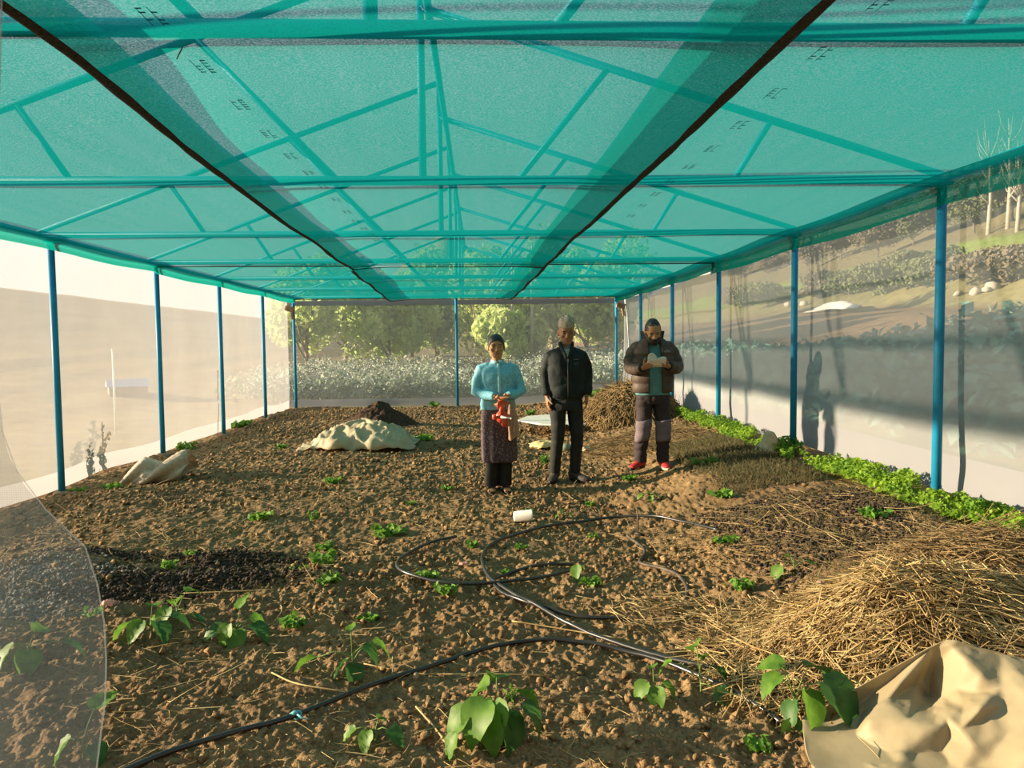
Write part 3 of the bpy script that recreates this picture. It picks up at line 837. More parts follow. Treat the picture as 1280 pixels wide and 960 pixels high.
for i, (px, X, r) in enumerate(((1240, 21.4, .33), (1218, 21.0, .22), (1232, 21.2, .2), (1196, 20.9, .18), (985, 20.8, .3), (1005, 20.6, .28))):
    x, y = rpt(px, X); z = float(H(np.array([x]), np.array([y]))[0])
    V, F = lumps(np.array([[0, 0, 0.]]), np.array([r]), .8, .25)
    o = np_mesh('pale_rock', V, F, M['bark_pale']); o.location = (x, y, z + r * .5)
    tag(o, ['largest pale rock on the bank at the right edge', 'pale rock low on the bank, second from the right edge', 'pale rock halfway up the bank near the right edge', 'small pale rock just right of the nearest right post', 'pale rock at the field edge left of the sack post', 'pale rock at the field edge beside the sack post'][i], 'rock', 'pale rocks on the bank')
# left side: white pole, small white house, weeds against the net
q = gnd(145, 541); z = q.z - .1
m = MB().pipe((0, 0, 0), (0, 0, 1.45), .016, 10).pipe((0, 0, 1.45), (0, 0, 1.48), .022, 10)
o = tag(m.build('white_pole', M['white']), 'thin white pole standing outside the left net', 'pole'); o.location = (q.x, q.y, z)
q = gnd(160, 492)
t = thing('shed', 'tiny pale shed with a bluish roof outside the left net', 'shed', (q.x, q.y, q.z - .15), .5)
t.scale = (.17,) * 3
MB().box((0, 0, 1.1), (2.6, 2.0, 1.2)).build('wall', M['bark'], t, smooth=False)
M['roof_blue'] = mat('blue_sheet_roof', (.30, .42, .55), None, .5, 3)
MB().rings([[(-2.9, -2.3, 2.2), (-2.9, 0, 3.3), (-2.9, 2.3, 2.2)], [(2.9, -2.3, 2.2), (2.9, 0, 3.3), (2.9, 2.3, 2.2)]]).build('roof', M['roof_blue'], t, smooth=False)
M['weed_dark'] = mat('tall_weed', (.10, .13, .06), (.06, .08, .04), .8, 8, trans=.2)
for i, (px, py, h, lb) in enumerate(((116, 606, .62, 'taller leafy weed behind the left net, right of the first post'), (97, 612, .42, 'shorter leafy weed behind the left net, close to the first post'))):
    x = XL - .16; d = ray(px, py); y = d.y * x / d.x
    z = float(H(np.array([x]), np.array([y]))[0])
    t = thing('tall_weed', lb, 'weed', (x, y, z), 0)
    m = MB(); P = []
    for s_ in range(4):
        a = s_ * 1.7; hh = h * (1 - .18 * s_)
        m.tube([(0, .05 * s_ - .05, 0), (.02 * math.cos(a), .05 * math.sin(a), hh * .6), (.03 * math.cos(a), .09 * math.sin(a), hh)], [.007, .005, .002], 6)
        for k in range(16):
            f = .2 + .8 * k / 16; P.append((.03 * math.cos(a) * f + random.gauss(0, .015), .09 * math.sin(a) * f + random.gauss(0, .035), hh * f))
    m.build('stem', M['weed_dark'], t)
    P = np.array(P); d_ = rng.normal(size=P.shape); d_[:, 0] *= 2; d_ /= np.linalg.norm(d_, axis=1, keepdims=True)
    V, F = leaf_quads(P, d_, .05, 1.8); np_mesh('foliage', V, F, M['weed_dark'], t, False)
# unseen slope added behind the viewer to cut the frontal sky light
X, Y = np.meshgrid(np.linspace(-60, 60, 40), np.linspace(-70, -12, 24))
Z = np.interp(-Y, [12, 20, 70], [-.2, 2.0, 40]) + (vnoise(X * .12, Y * .12, 13) - .5) * 4 * sm(14, 30, -Y)
o = np_mesh('ground_added_behind', np.stack([X, Y, Z], -1).reshape(-1, 3), grid_faces(24, 40), M['land']); tag(o, kind='structure')
# ------------------------------------------------------------------ soil clods, straw litter, compost (uncountable)
def soil_pts(n, x0, x1, y0, y1, pw=1.0, keep=None):
    y = y0 * (y1 / y0) ** (rng.random(n) ** pw)
    x = x0 + (x1 - x0) * rng.random(n)
    if keep is not None:
        k = rng.random(n) < keep(x, y); x, y = x[k], y[k]
    return x, y
def zsoil(x, y): return H(x, y) + D(x, y)
TRAY = gnd(712, 524)
def clear_tray(x, y): return 1.0 - ((np.abs(x - TRAY.x) < 1.15) & (np.abs(y - TRAY.y) < .75))
x, y = soil_pts(24000, -4.15, 3.0, 2.1, 16.8, .85, lambda x, y: (1 - .75 * sm(1.4, 2.0, x)) * (.35 + .65 * sm(.4, .6, vnoise(x * 1.2, y * 1.2, 81))) * clear_tray(x, y))
R = .0038 + .017 * rng.random(len(x)) ** 4.0 + .0014 * y * rng.random(len(x))
V, F = lumps(np.stack([x, y, zsoil(x, y) + R * .25], -1), R, .8, .4)
tag(np_mesh('soil_clods', V, F, M['clod']), 'loose brown clods strewn over the tilled soil', 'clods', kind='stuff')
x, y = soil_pts(7500, -3.9, 3.0, 2.1, 15, .8, lambda x, y: .25 + .75 * sm(.45, .65, vnoise(x * .9, y * .9, 82)))
A = np.stack([rng.normal(size=len(x)), rng.normal(size=len(x)) * .6, rng.normal(size=len(x)) * .10 + .04], -1); A /= np.linalg.norm(A, axis=1, keepdims=True)
Ls = .025 + .17 * rng.random(len(x)) ** 3
V, F = stalks(np.stack([x, y, zsoil(x, y) + .008], -1), A, Ls, .0011 + .0010 * rng.random(len(x)) + .00012 * y, rng.normal(size=(len(x), 3)) * np.array([.03, .03, .008]))
tag(np_mesh('straw_litter', V, F, M['straw']), 'bits of pale straw littering the soil', 'straw', kind='stuff')
def granules(n, spots, r0, r1, label, mt, name='compost_granules'):
    X = []; Y = []
    for cx_, cy_, rx_, ry_, wt in spots:
        k = int(n * wt); X.append(cx_ + rng.normal(size=k) * rx_ * .5); Y.append(cy_ + rng.normal(size=k) * ry_ * .5)
    X = np.concatenate(X); Y = np.concatenate(Y); R = r0 + (r1 - r0) * rng.random(len(X)) ** 2
    V, F = lumps(np.stack([X, Y, zsoil(X, Y) + R * .45], -1), R, .85, .3)
    tag(np_mesh(name, V, F, mt), label, 'compost', kind='stuff')
def sp(px, py, rx, ry, wt):
    q = gnd(px, py); return (q.x, q.y, rx, ry, wt)
granules(9500, [sp(255, 722, .55, .17, .34), sp(150, 745, .42, .12, .22), sp(285, 698, .42, .15, .2), sp(140, 694, .35, .08, .14), sp(215, 735, .5, .10, .10)], .005, .013, 'patch of dark granular compost on the soil at the left', M['compost'])
granules(4500, [sp(50, 722, .5, .35, .7), sp(20, 765, .4, .2, .3)], .005, .012, 'low mound of greyish gravelly compost seen through the door net', M['stone_grey'] if 'stone_grey' in M else mat('grey_gravel', (.26, .24, .21), (.14, .125, .11), .9, 40))

# longer single straws lying about
for pts, lb in (([(455, 833), (520, 842), (600, 851), (690, 850)], 'long pale straw lying in front of the arched hose'), ([(640, 782), (700, 788), (775, 801)], 'long pale straw lying under the crossing hoses'),
                ([(225, 748), (290, 748), (342, 747)], 'long pale straw beside the dark compost patch'), ([(340, 850), (372, 869), (432, 874)], 'bent pale straw left of the hose with the blue tie'), ([(520, 890), (548, 920), (566, 950)], 'pale straw lying left of the big front bean plant')):
    q = [gnd(*p, dz=.012) for p in pts]
    tag(MB().tube(catmull(q, 5), .0035, 6).build('straw_stalk', M['straw']), lb, 'straw', 'single long straws on the soil')

# ------------------------------------------------------------------ heaps
def straw_heap(name, label, cat, c, rx, ry, h, n, L, r, aim, seed, mt='straw', shape=None, ragged=.25):
    q = np.random.default_rng(seed)
    t = thing(name, label, cat, (c.x, c.y, 0), 0)
    hf = shape or (lambda u, v: h * np.clip(1 - u * u - v * v, 0, 1) ** .75)
    U, W = np.meshgrid(np.linspace(-1, 1, 60), np.linspace(-1, 1, 60))
    Z = hf(U, W); X = c.x + U * rx; Y = c.y + W * ry
    Z = H(X, Y) + Z * .93 + .05 * (vnoise(X * 14, Y * 14, seed) - .5) * (Z > .01) - .02
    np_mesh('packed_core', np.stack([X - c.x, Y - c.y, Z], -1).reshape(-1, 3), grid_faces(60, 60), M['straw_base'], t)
    u = q.uniform(-1, 1, n * 2); v = q.uniform(-1, 1, n * 2); k = (u * u + v * v < 1 + ragged * q.random(n * 2)); u, v = u[k][:n], v[k][:n]
    e = .02; hz = hf(u, v)
    gx = (hf(u + e, v) - hf(u - e, v)) / (2 * e * rx); gy = (hf(u, v + e) - hf(u, v - e)) / (2 * e * ry)
    ang = aim(u, v) + q.normal(size=len(u)) * .75
    d = np.stack([np.cos(ang), np.sin(ang)], -1)
    dz = gx * d[:, 0] + gy * d[:, 1]
    A = np.stack([d[:, 0], d[:, 1], dz * .8 + q.normal(size=len(u)) * .13 + .03], -1); A /= np.linalg.norm(A, axis=1, keepdims=True)
    X = c.x + u * rx; Y = c.y + v * ry
    P = np.stack([u * rx, v * ry, H(X, Y) + np.maximum(hz, 0) + .012 + .03 * q.random(len(u))], -1)
    Ls = L[0] + (L[1] - L[0]) * q.random(len(u)) ** 1.5
    P = P - A * Ls[:, None] * .5
    gzz = H(P[:, 0] + c.x, P[:, 1] + c.y) + .01; P[:, 2] = np.maximum(P[:, 2], gzz)
    bend = q.normal(size=(len(u), 3)) * (Ls * .16)[:, None]; bend[:, 2] -= Ls * .10
    V, F = stalks(P, A, Ls, r * (.6 + .8 * q.random(len(u))), bend)
    o = np_mesh('loose_straw', V, F, [M[mt], M['straw_dark']], t, True, np.repeat((q.random(len(u)) < .3).astype(int), len(F) // len(u)))
    tag(o, kind='stuff')
    return t
# big straw heap in the right foreground
c = gnd(1075, 850); c = Vector((1.78, 3.16, 0))
def big(u, v):
    a = .29 * np.exp(-((u - .0) / .50) ** 2 - ((v + .05) / .60) ** 2) + .14 * np.exp(-((u - .75) / .45) ** 2 - ((v + .15) / .5) ** 2)
    return a * np.clip(1.25 - u * u - v * v, 0, 1)
straw_heap('straw_heap', 'large golden heap of loose straw in the right foreground', 'straw heap', c, .80, .60, .3, 5600, (.10, .38), .0030, lambda u, v: .15 - .9 * u * (v < .1) + np.pi * 0, 401, 'straw', big)
c2 = gnd(845, 770)
straw_heap('straw_heap', 'thin scatter of straw on the soil left of the large golden heap', 'straw', c2, .34, .24, .02, 120, (.10, .34), .0026, lambda u, v: .2 + u, 402, 'straw', lambda u, v: .02 * np.clip(1 - u * u - v * v, 0, 1))
c3 = gnd(1250, 790)
straw_heap('straw_heap', 'dark flattened straw lying behind the big tarpaulin at the right edge', 'straw', Vector((2.50, 3.55, 0)), .58, .42, .13, 1500, (.15, .5), .0028, lambda u, v: -.35 + 0 * u, 403, 'straw_dark', lambda u, v: .14 * np.clip(1 - u * u - v * v, 0, 1))
# hay heap behind the reading man
hb = gnd(780, 527); c4 = Vector((at(782, 500, 11.6).x, 11.6, 0))
straw_heap('hay_heap', 'brown rounded heap of hay behind the person in the puffer jacket', 'hay heap', c4, .85, .75, .62, 3600, (.15, .5), .0055, lambda u, v: np.pi / 2 + u * 1.2, 404, 'straw_dark', lambda u, v: .56 * np.clip(1 - u * u - v * v, 0, 1) ** .7, .1)
# strewn straw mulch bands on the right
c5 = gnd(890, 545); straw_heap('straw_mulch', 'brown straw mulch spread on the bed behind the person reading', 'straw mulch', Vector((2.1, 9.3, 0)), .75, .8, .03, 1500, (.1, .4), .0035, lambda u, v: .0 * u, 405, 'straw_dark', lambda u, v: .03 * np.clip(1 - u * u - v * v, 0, 1))
straw_heap('straw_mulch', 'pale straws strewn over the dark seed bed in front of the nearest right post', 'straw mulch', Vector((2.25, 4.65, 0)), .85, .9, .02, 230, (.1, .5), .0022, lambda u, v: -.15 + 0 * u, 406, 'straw', lambda u, v: .025 * np.clip(1 - u * u - v * v, 0, 1))
# dark manure pile
mp = gnd(483, 527); mp = Vector((at(472, 520, 13.2).x, 13.2, 0))
U, W = np.meshgrid(np.linspace(-1, 1, 110), np.linspace(-1, 1, 90))
rr = np.sqrt(U * U + W * W)
X = mp.x + U * .78; Y = mp.y + W * .75
Z = .46 * np.clip(1 - rr, 0, 1) ** 1.05 * (1 + .15 * (vnoise(U * 3, W * 3, 91) - .5)) + .04 * gauss(U, W, .55, -.1, .4, .3)
Z += (.07 * (vnoise(U * 9 + 3, W * 9, 92) - .5) + .05 * (vnoise(U * 22, W * 22, 93) - .5)) * np.clip(1.15 - rr, 0, 1)
Z = np.where(rr > 1.02, -.05, Z)
o = np_mesh('manure_pile', np.stack([U * .78, W * .75, H(X, Y) + Z], -1).reshape(-1, 3), grid_faces(90, 110), M['manure'])
o.location = (mp.x, mp.y, 0); tag(o, 'dark brown peaked pile of manure near the back net wall', 'manure pile')

# ------------------------------------------------------------------ tarpaulins, sacks
def cloth(name, label, cat, pts, tris_seed, mt, sub=3, crumple=.02, th=.004, parent=None, dens=9.0):
    """pts: grid rows of 3-D points, refined and crumpled"""
    R = [[Vector(p) for p in row] for row in pts]
    nr, nc_ = len(R), len(R[0])
    rows = [catmull_lin(r, sub) for r in R]
    cols = list(zip(*rows)); cols = [catmull_lin(list(c_), sub) for c_ in cols]
    G = np.array([[tuple(p) for p in c_] for c_ in cols])           # (NC, NR, 3)
    G = G.transpose(1, 0, 2)
    n1 = np.abs(vnoise(G[..., 0] * dens, G[..., 1] * dens + G[..., 2] * dens, tris_seed) * 2 - 1)
    n2 = np.abs(vnoise(G[..., 0] * dens * 2.3 + 7, G[..., 1] * dens * 2.3 - G[..., 2] * dens * 2, tris_seed + 1) * 2 - 1)
    G[..., 2] += crumple * (.5 - n1) + crumple * .45 * (.5 - n2)
    o = np_mesh(name, G.reshape(-1, 3), grid_faces(G.shape[0], G.shape[1]), M[mt], parent)
    md = o.modifiers.new('th', 'SOLIDIFY'); md.thickness = th
    if label: tag(o, label, cat)
    return o
def catmull_lin(P, n):
    s = catmull(P, n); out = []
    k = 0
    for i in range(len(P) - 1):
        for j in range(n):
            l = P[i].lerp(P[i + 1], j / n); out.append(s[i * n + j].lerp(l, .35)); k += 1
    out.append(P[-1].copy()); return out
# big cream tarpaulin, right foreground: crumpled facets between fold points (spot, height over the soil)
from mathutils.geometry import delaunay_2d_cdt
def above(px, py, h):
    d = ray(px, py); z = .2
    for _ in range(25):
        p = EYE + d * ((z - EYE.z) / d.z)
        z = z * .4 + .6 * (float(H(np.array([p.x]), np.array([p.y]))[0]) + h)
    return p
TP = [(1167, 814, .26), (1180, 806, .285), (1196, 808, .28), (1211, 817, .25), (1252, 826, .21), (1290, 834, .18), (1345, 850, .12), (1190, 816, .262), (1209, 836, .232), (1226, 853, .20), (1250, 868, .165),
      (1161, 876, .055), (1165, 845, .15), (1153, 856, .115), (1145, 877, .10), (1122, 879, .115), (1109, 882, .125), (1086, 906, .105), (1088, 930, .055), (1090, 953, .02), (1134, 909, .115), (1172, 915, .115), (1187, 931, .065), (1169, 958, .015), (1130, 945, .06),
      (1184, 905, .125), (1200, 918, .115), (1217, 942, .085), (1205, 890, .13), (1225, 893, .165), (1232, 905, .12), (1220, 875, .145), (1285, 864, .185), (1255, 888, .14), (1300, 905, .14), (1262, 925, .10), (1290, 950, .12), (1235, 960, .05), (1350, 930, .10), (1345, 885, .13), (1200, 975, .03), (1270, 990, .05), (1350, 990, .05), (1195, 868, .14), (1180, 880, .095),
      (1000, 906, .012), (1040, 902, .02), (1068, 893, .03), (1078, 900, .03), (1006, 935, .018), (1045, 925, .03), (1066, 935, .018), (1014, 985, .015), (1055, 958, .03), (1095, 965, .045), (1125, 962, .05), (1110, 990, .04), (1150, 985, .03)]
vv, ee, ff, *_ = delaunay_2d_cdt([Vector((a, b)) for a, b, h in TP], [], [], 0, 1e-6)
bm = bmesh.new(); bv = [bm.verts.new(above(*q)) for q in TP]
for f in ff: bm.faces.new([bv[i] for i in f])
bmesh.ops.recalc_face_normals(bm, faces=bm.faces)
bmesh.ops.subdivide_edges(bm, edges=bm.edges[:], cuts=3, use_grid_fill=True)
bmesh.ops.smooth_vert(bm, verts=bm.verts[:], factor=.32, use_axis_x=True, use_axis_y=True, use_axis_z=True)
bmesh.ops.subdivide_edges(bm, edges=bm.edges[:], cuts=1, use_grid_fill=True)
bmesh.ops.smooth_vert(bm, verts=bm.verts[:], factor=.3, use_axis_x=True, use_axis_y=True, use_axis_z=True)
me = bpy.data.meshes.new('tarpaulin'); bm.to_mesh(me); bm.free()
co = np.empty(len(me.vertices) * 3, np.float32); me.vertices.foreach_get('co', co); co = co.reshape(-1, 3)
co[:, 2] += .007 * (.5 - np.abs(vnoise(co[:, 0] * 17 + co[:, 2] * 9, co[:, 1] * 15, 521) * 2 - 1)) + .004 * (vnoise(co[:, 0] * 45, co[:, 1] * 45 + co[:, 2] * 30, 522) - .5)
co[:, 2] = np.maximum(co[:, 2] + .02, H(co[:, 0], co[:, 1]) + .050 + .03 * (vnoise(co[:, 0] * 7, co[:, 1] * 7, 523) - .5))
me.vertices.foreach_set('co', co.ravel()); me.update()
o = link('tarpaulin', me, M['cream']); o.modifiers.new('th', 'SOLIDIFY').thickness = .003
tag(o, 'large crumpled cream tarpaulin in the bottom right corner', 'tarpaulin')
# pale tarpaulin over a small heap, middle left
tc_ = Vector((at(452, 545, 10.6).x, 10.6, 0))
U, W = np.meshgrid(np.linspace(-1, 1, 90), np.linspace(-1, 1, 60))
rr = np.sqrt((U * (1 + .1 * np.sin(W * 5))) ** 2 + W ** 2)
prof = .29 * np.clip(1 - ((U - .05) / .85) ** 2, 0, 1) ** .8 * np.clip(1 - W ** 2, 0, 1) ** .6 + .02
X = tc_.x + U * .80 + .06 * (vnoise(W * 4, U * 2, 511) - .5); Y = tc_.y + W * .55 + .25 * (vnoise(U * 3, W * 2, 512) - .5)
cr = .11 * (.5 - np.abs(vnoise(U * 4.5 + W, W * 4, 513) * 2 - 1)) + .05 * (.5 - np.abs(vnoise(U * 10, W * 9 + U * 3, 514) * 2 - 1))
Z = H(X, Y) + prof + cr * (.4 + .6 * (prof > .06)) + .02
keep = None
o = np_mesh('tarpaulin', np.stack([X, Y, Z], -1).reshape(-1, 3), grid_faces(60, 90), M['cream_pale'])
o.modifiers.new('th', 'SOLIDIFY').thickness = .004
tag(o, 'pale cream tarpaulin draped over a low heap in front of the manure pile', 'tarpaulin')
# crumpled woven sack on the left: a flattened tube with an open mouth to the right
def sack_left():
    a = gnd(160, 604); b = gnd(236, 598)
    t = thing('woven_sack', 'empty crumpled white woven sack lying near the left net wall', 'sack', (0, 0, 0))
    q = np.random.default_rng(5); R = []; n = 36; K = 20
    for i in range(K):
        f = i / (K - 1); p = a.lerp(b, f)
        wd = .075 + .055 * math.sin(f * 3.1) + .05 * f; ht = np.interp(f, [0, .12, .3, .48, .6, .8, 1], [.03, .08, .14, .115, .115, .13, .14])
        lift = np.interp(f, [0, .3, .5, .8, 1], [.05, .13, .08, .12, .15])
        ring = []
        for k in range(n):
            an = 2 * math.pi * k / n
            w1 = 1 + .22 * math.sin(an * 3 + f * 9) + .12 * math.sin(an * 7 + f * 17)
            ring.append((p.x + .04 * math.sin(an * 2 + f * 8) + (.05 * math.sin(an) if i == K - 1 else 0), p.y + wd * 1.5 * math.cos(an) * w1, p.z + max(.0, lift + ht * math.sin(an) * w1)))
        R.append(ring)
    m = MB().rings(R, cap=False)
    m.f.append(tuple(reversed(range(n)))); m.mi.append(0)
    o = m.build('bag', M['sack'], t); o.modifiers.new('th', 'SOLIDIFY').thickness = .004
    # faded print: a red and a blue-green patch
    for (f0, f1, k0, mt) in ((.30, .40, 25, 'print_red'), (.24, .42, 22, 'print_teal')):
        VV = []; 
        i0, i1 = int(f0 * (K - 1)), int(f1 * (K - 1)) + 1
        rr_ = [[tuple(np.array(R[i][k]) + np.array((0, -.006, .004))) for k in range(k0, k0 + 4)] for i in range(i0, i1 + 1)]
        MB().rings(rr_, cap=False, closed=False).build('faded_print', M[mt], t)
M['print_red'] = mat('faded_red_print', (.62, .25, .17), (.66, .50, .40), .8, 25)
M['print_teal'] = mat('faded_teal_print', (.30, .42, .42), (.62, .55, .45), .8, 25)
sack_left()
# sack slumped at the foot of the second right post
sb = Vector((3.06, 7.42, float(H(np.array([3.06]), np.array([7.42]))[0])))
R = []
for z, rx, ry, ox in ((-.01, .13, .12, 0), (.05, .14, .13, -.01), (.11, .10, .10, .0), (.17, .075, .07, .02), (.22, .06, .05, .02), (.255, .035, .03, .025)):
    R.append([(ox + rx * math.cos(a) * (1 + .2 * math.sin(3 * a + z * 20)), ry * math.sin(a) * (1 + .18 * math.cos(4 * a + z * 30)), z) for a in np.linspace(0, 2 * math.pi, 28, endpoint=False)])
M['sack_tan'] = mat('tan_cloth_sack', (.72, .56, .36), (.58, .43, .26), .8, 20, bump=.4, bscale=40, trans=.2)
o = MB().rings(R).build('cloth_sack', M['sack_tan'], None, subd=1); o.location = sb - Vector((.13, .02, 0)); tag(o, 'small tan cloth sack slumped at the foot of a blue right-hand post', 'sack')

# white tray sheet behind the capped man, edge shadows shaped as black knobs
t = thing('seedling_tray', 'wide white sheet with edge shadows made as knobs, on the soil behind the capped person', 'sheet', (0, 0, 0))
ol = [(646, 524), (662, 519), (690, 517.5), (720, 518), (745, 519), (768, 521.5), (750, 526), (726, 529.5), (700, 530.5), (672, 529)]
tz = .16; cx_, cy_ = at(712, 524, 11.0).x, 11.0
ring = [(at(px, 516, 11.9).x, 11.9 + (524 - py) * .13, 0) for px, py in ol]
z0 = max(float((H(np.array([p[0]]), np.array([p[1]])) + D(np.array([p[0]]), np.array([p[1]])))[0]) for p in ring) + .035
MB().rings([[(p[0], p[1], z0 - .01) for p in ring], [(p[0], p[1], z0 + .012) for p in ring]]).build('sheet', M['white'], t, smooth=False, bevel=.008)
for k in range(12):
    f = k / 11; p0 = Vector(ring[5]).lerp(Vector(ring[8]), f)
    MB().ball((p0.x, p0.y - .03, z0 + .0), (.035, .03, .026), None, 10, 6).build('shadow_knob', M['black'], t)
# yellow cloth and small litter between the standing people
def crumple_patch(name, label, cat, c, rx, ry, h, mt, seed):
    U, W = np.meshgrid(np.linspace(-1, 1, 26), np.linspace(-1, 1, 20)); rr = U * U + W * W
    X = U * rx + .1 * rx * np.sin(W * 4); Y = W * ry + .12 * ry * np.sin(U * 5)
    Z = h * np.clip(1 - rr, 0, 1) ** .5 + h * .6 * (vnoise(U * 3 + seed, W * 3, seed) - .5)
    o = np_mesh(name, np.stack([X, Y, Z], -1).reshape(-1, 3), grid_faces(20, 26), M[mt]); o.location = c + Vector((0, 0, .03))
    o.modifiers.new('th', 'SOLIDIFY').thickness = .004
    return tag(o, label, cat)
M['yellow'] = mat('yellow_cloth', (.74, .58, .28), (.60, .45, .20), .8, 12)
crumple_patch('cloth', 'crumpled yellow cloth on the soil left of the legs of the person in the cap', 'cloth', gnd(680, 559), .19, .18, .07, 'yellow', 601)
M['grey_green'] = mat('grey_green_plastic', (.25, .30, .22), None, .5, 12)
q = gnd(708, 563); m = MB().tube([q + Vector((-.07, .02, .06)), q + Vector((.03, .0, .06)), q + Vector((.055, 0, .06)), q + Vector((.085, 0, .06))], [.05, .05, .022, .02], 14)
tag(m.build('bottle', M['grey_green']), 'grey-green bottle lying between the legs of the person in the cap', 'bottle')
crumple_patch('cloth', 'small tan rag on the soil right of the legs of the person in the cap', 'cloth', gnd(733, 567), .09, .08, .045, 'sack_tan', 603)
q = gnd(654, 653)
t = thing('plastic_cup', 'white plastic cup lying on its side on the soil', 'cup', (q.x, q.y, q.z + .05), .12)
m = MB(); R = []
prof = [(-.075, .036), (-.072, .040), (.06, .048), (.065, .051), (.072, .051), (.072, .046), (.06, .044), (-.06, .036)]
m.rings([[(xx_, r_ * math.cos(a), r_ * math.sin(a)) for a in np.linspace(0, 2 * math.pi, 24, endpoint=False)] for xx_, r_ in prof]).build('cup', M['white'], t)
M['pink'] = mat('pink_scrap', (.75, .33, .26), None, .7)
crumple_patch('scrap', 'small pink scrap on the soil inside the left hose loop', 'scrap', gnd(580, 708), .03, .025, .012, 'pink', 605)
crumple_patch('scrap', 'small reddish leaf scrap beside the dark compost and door net', 'scrap', gnd(136, 766), .035, .03, .02, 'pink', 606)
M['blue_string'] = mat('blue_string', (.16, .48, .56), None, .7)
# stones
for (px, py, r, lb) in ((520, 853, .022, 'brown stone lying against the hose in front'), (578, 928, .018, 'small stone at the foot of the front bean plant'), (1028, 737, .035, 'stone right of the curled hose end'), (838, 736, .02, 'small clod of stone beside the curled hose'), (735, 867, .02, 'small stone in front of the arched hose'), (338, 527, .10, 'dark stone at the foot of the left net wall near the far corner')):
    q = gnd(px, py); V, F = lumps(np.zeros((1, 3)), np.array([r]), .85, .22)
    o = np_mesh('stone', V, F, M['stone']); o.modifiers.new('s', 'SUBSURF').levels = 2; o.modifiers['s'].render_levels = 2; o.location = q + Vector((0, 0, r * .5)); tag(o, lb, 'stone')

# ------------------------------------------------------------------ hoses
def hose(label, pts, r, mt='hose', lifts=None, name='hose'):
    P = [gnd(px, py) for px, py in pts]
    P = catmull(P, 8)
    Z = np.array([GZ(p.x, p.y) for p in P]); k = np.ones(9) / 9
    Zm = np.array([max(Z[max(0, i - 2):i + 3]) for i in range(len(Z))]); Zs = np.convolve(np.pad(Zm, 4, 'edge'), k, 'valid') + r * .95
    Q = [Vector((p.x, p.y, z + (lifts or 0))) for p, z in zip(P, Zs)]
    o = MB().tube(Q, r, 12, (0, 0, 1)).build(name, M[mt]); tag(o, label, 'hose'); return Q, o
QA, oA = hose('long black hose arching across the foreground, with a blue string tie', [(150, 985), (215, 958), (300, 931), (370, 910), (460, 868), (519, 845), (577, 821), (616, 810), (663, 804), (710, 804), (749, 808), (796, 819), (847, 837), (901, 864), (945, 890), (978, 908)], .0105, 'hose')
hose('shiny black hose sweeping from the top of the loops down to the straw heap', [(899, 666), (851, 655), (812, 650), (765, 650), (714, 657), (671, 666), (636, 679), (612, 690), (603, 700), (605, 714), (616, 731), (640, 747), (671, 763), (702, 780), (733, 792), (773, 806), (812, 819), (851, 831), (890, 843), (945, 856), (1000, 860)], .011, 'hose', .008)
hose('black hose forming the left loop with a free end', [(571, 682), (538, 688), (507, 702), (496, 714), (503, 725), (530, 733), (569, 738), (616, 736), (663, 731), (698, 723), (720, 714)], .010, 'hose', .016)
hose('black hose of the inner loop ending right of centre', [(716, 708), (679, 711), (644, 716), (620, 724), (614, 731), (620, 739), (636, 749), (655, 757), (687, 765), (702, 770), (733, 774), (784, 775)], .010, 'hose', .004)
hose('dusty hose curling on the right below the small stake', [(784, 671), (796, 679), (806, 692), (800, 706), (827, 714), (847, 722), (858, 737), (856, 755), (843, 764)], .010, 'hose_dusty', .004)
q = min(QA, key=lambda p: (p - gnd(375, 908)).length)
m = MB().tube([q + Vector((.02 * math.cos(a), .008 * math.sin(a * 2) , .013 * math.sin(a))) for a in np.linspace(0, 2 * math.pi, 14)], .005, 6).tube([q + Vector((.01, -.015, .01)), q + Vector((.03, -.03, .003)), q + Vector((.06, -.03, -.004))], [.004, .004, .002], 6).ball(q + Vector((0, -.008, .012)), (.014, .010, .009), None, 10, 6)
m.build('string_tie', M['blue_string'], oA)
q = gnd(797, 668)
t = thing('irrigation_stake', 'thin dark stake with a small nozzle standing above the hose loops', 'stake', (q.x, q.y, q.z))
MB().tube([(0, 0, -.04), (.004, 0, .10), (-.004, 0, .22)], [.006, .006, .005], 8).build('rod', M['hose_dusty'], t)
MB().tube([(-.01, -.01, .02), (.02, -.02, .015), (.045, -.03, .008)], [.012, .012, .009], 10).build('nozzle', M['black'], t)

# ------------------------------------------------------------------ plants
def leaf_blade(L, W, droop, fold, cup=.0, n=9):
    """ovate bean leaflet along +x from its base, folded on the midrib and drooping"""
    V = []; F = []
    for i in range(n):
        f = i / (n - 1)
        w = W * .5 * (math.sin(math.pi * min(1, f * 1.02) ** .62) ** .8 if 0 < f < 1 else (.25 if f == 0 else 0.02))
        a = droop * f
        x = L * (math.sin(a) / droop if abs(droop) > 1e-3 else f) if abs(droop) > 1e-3 else L * f
        z = -L * ((1 - math.cos(a)) / droop) if abs(droop) > 1e-3 else 0
        for s, k in ((-1, 1), (-.55, .6), (0, 0), (.55, .6), (1, 1)):
            V.append((x - .10 * L * k * (1 - f) * .9, s * w * math.cos(fold), z + abs(s) * w * math.sin(fold) - cup * s * s * w + .004 * math.sin(f * 17 + s * 5)))
    for i in range(n - 1):
        for j in range(4):
            F.append((i * 5 + j, i * 5 + j + 1, i * 5 + j + 6, i * 5 + j + 5))
    return V, F
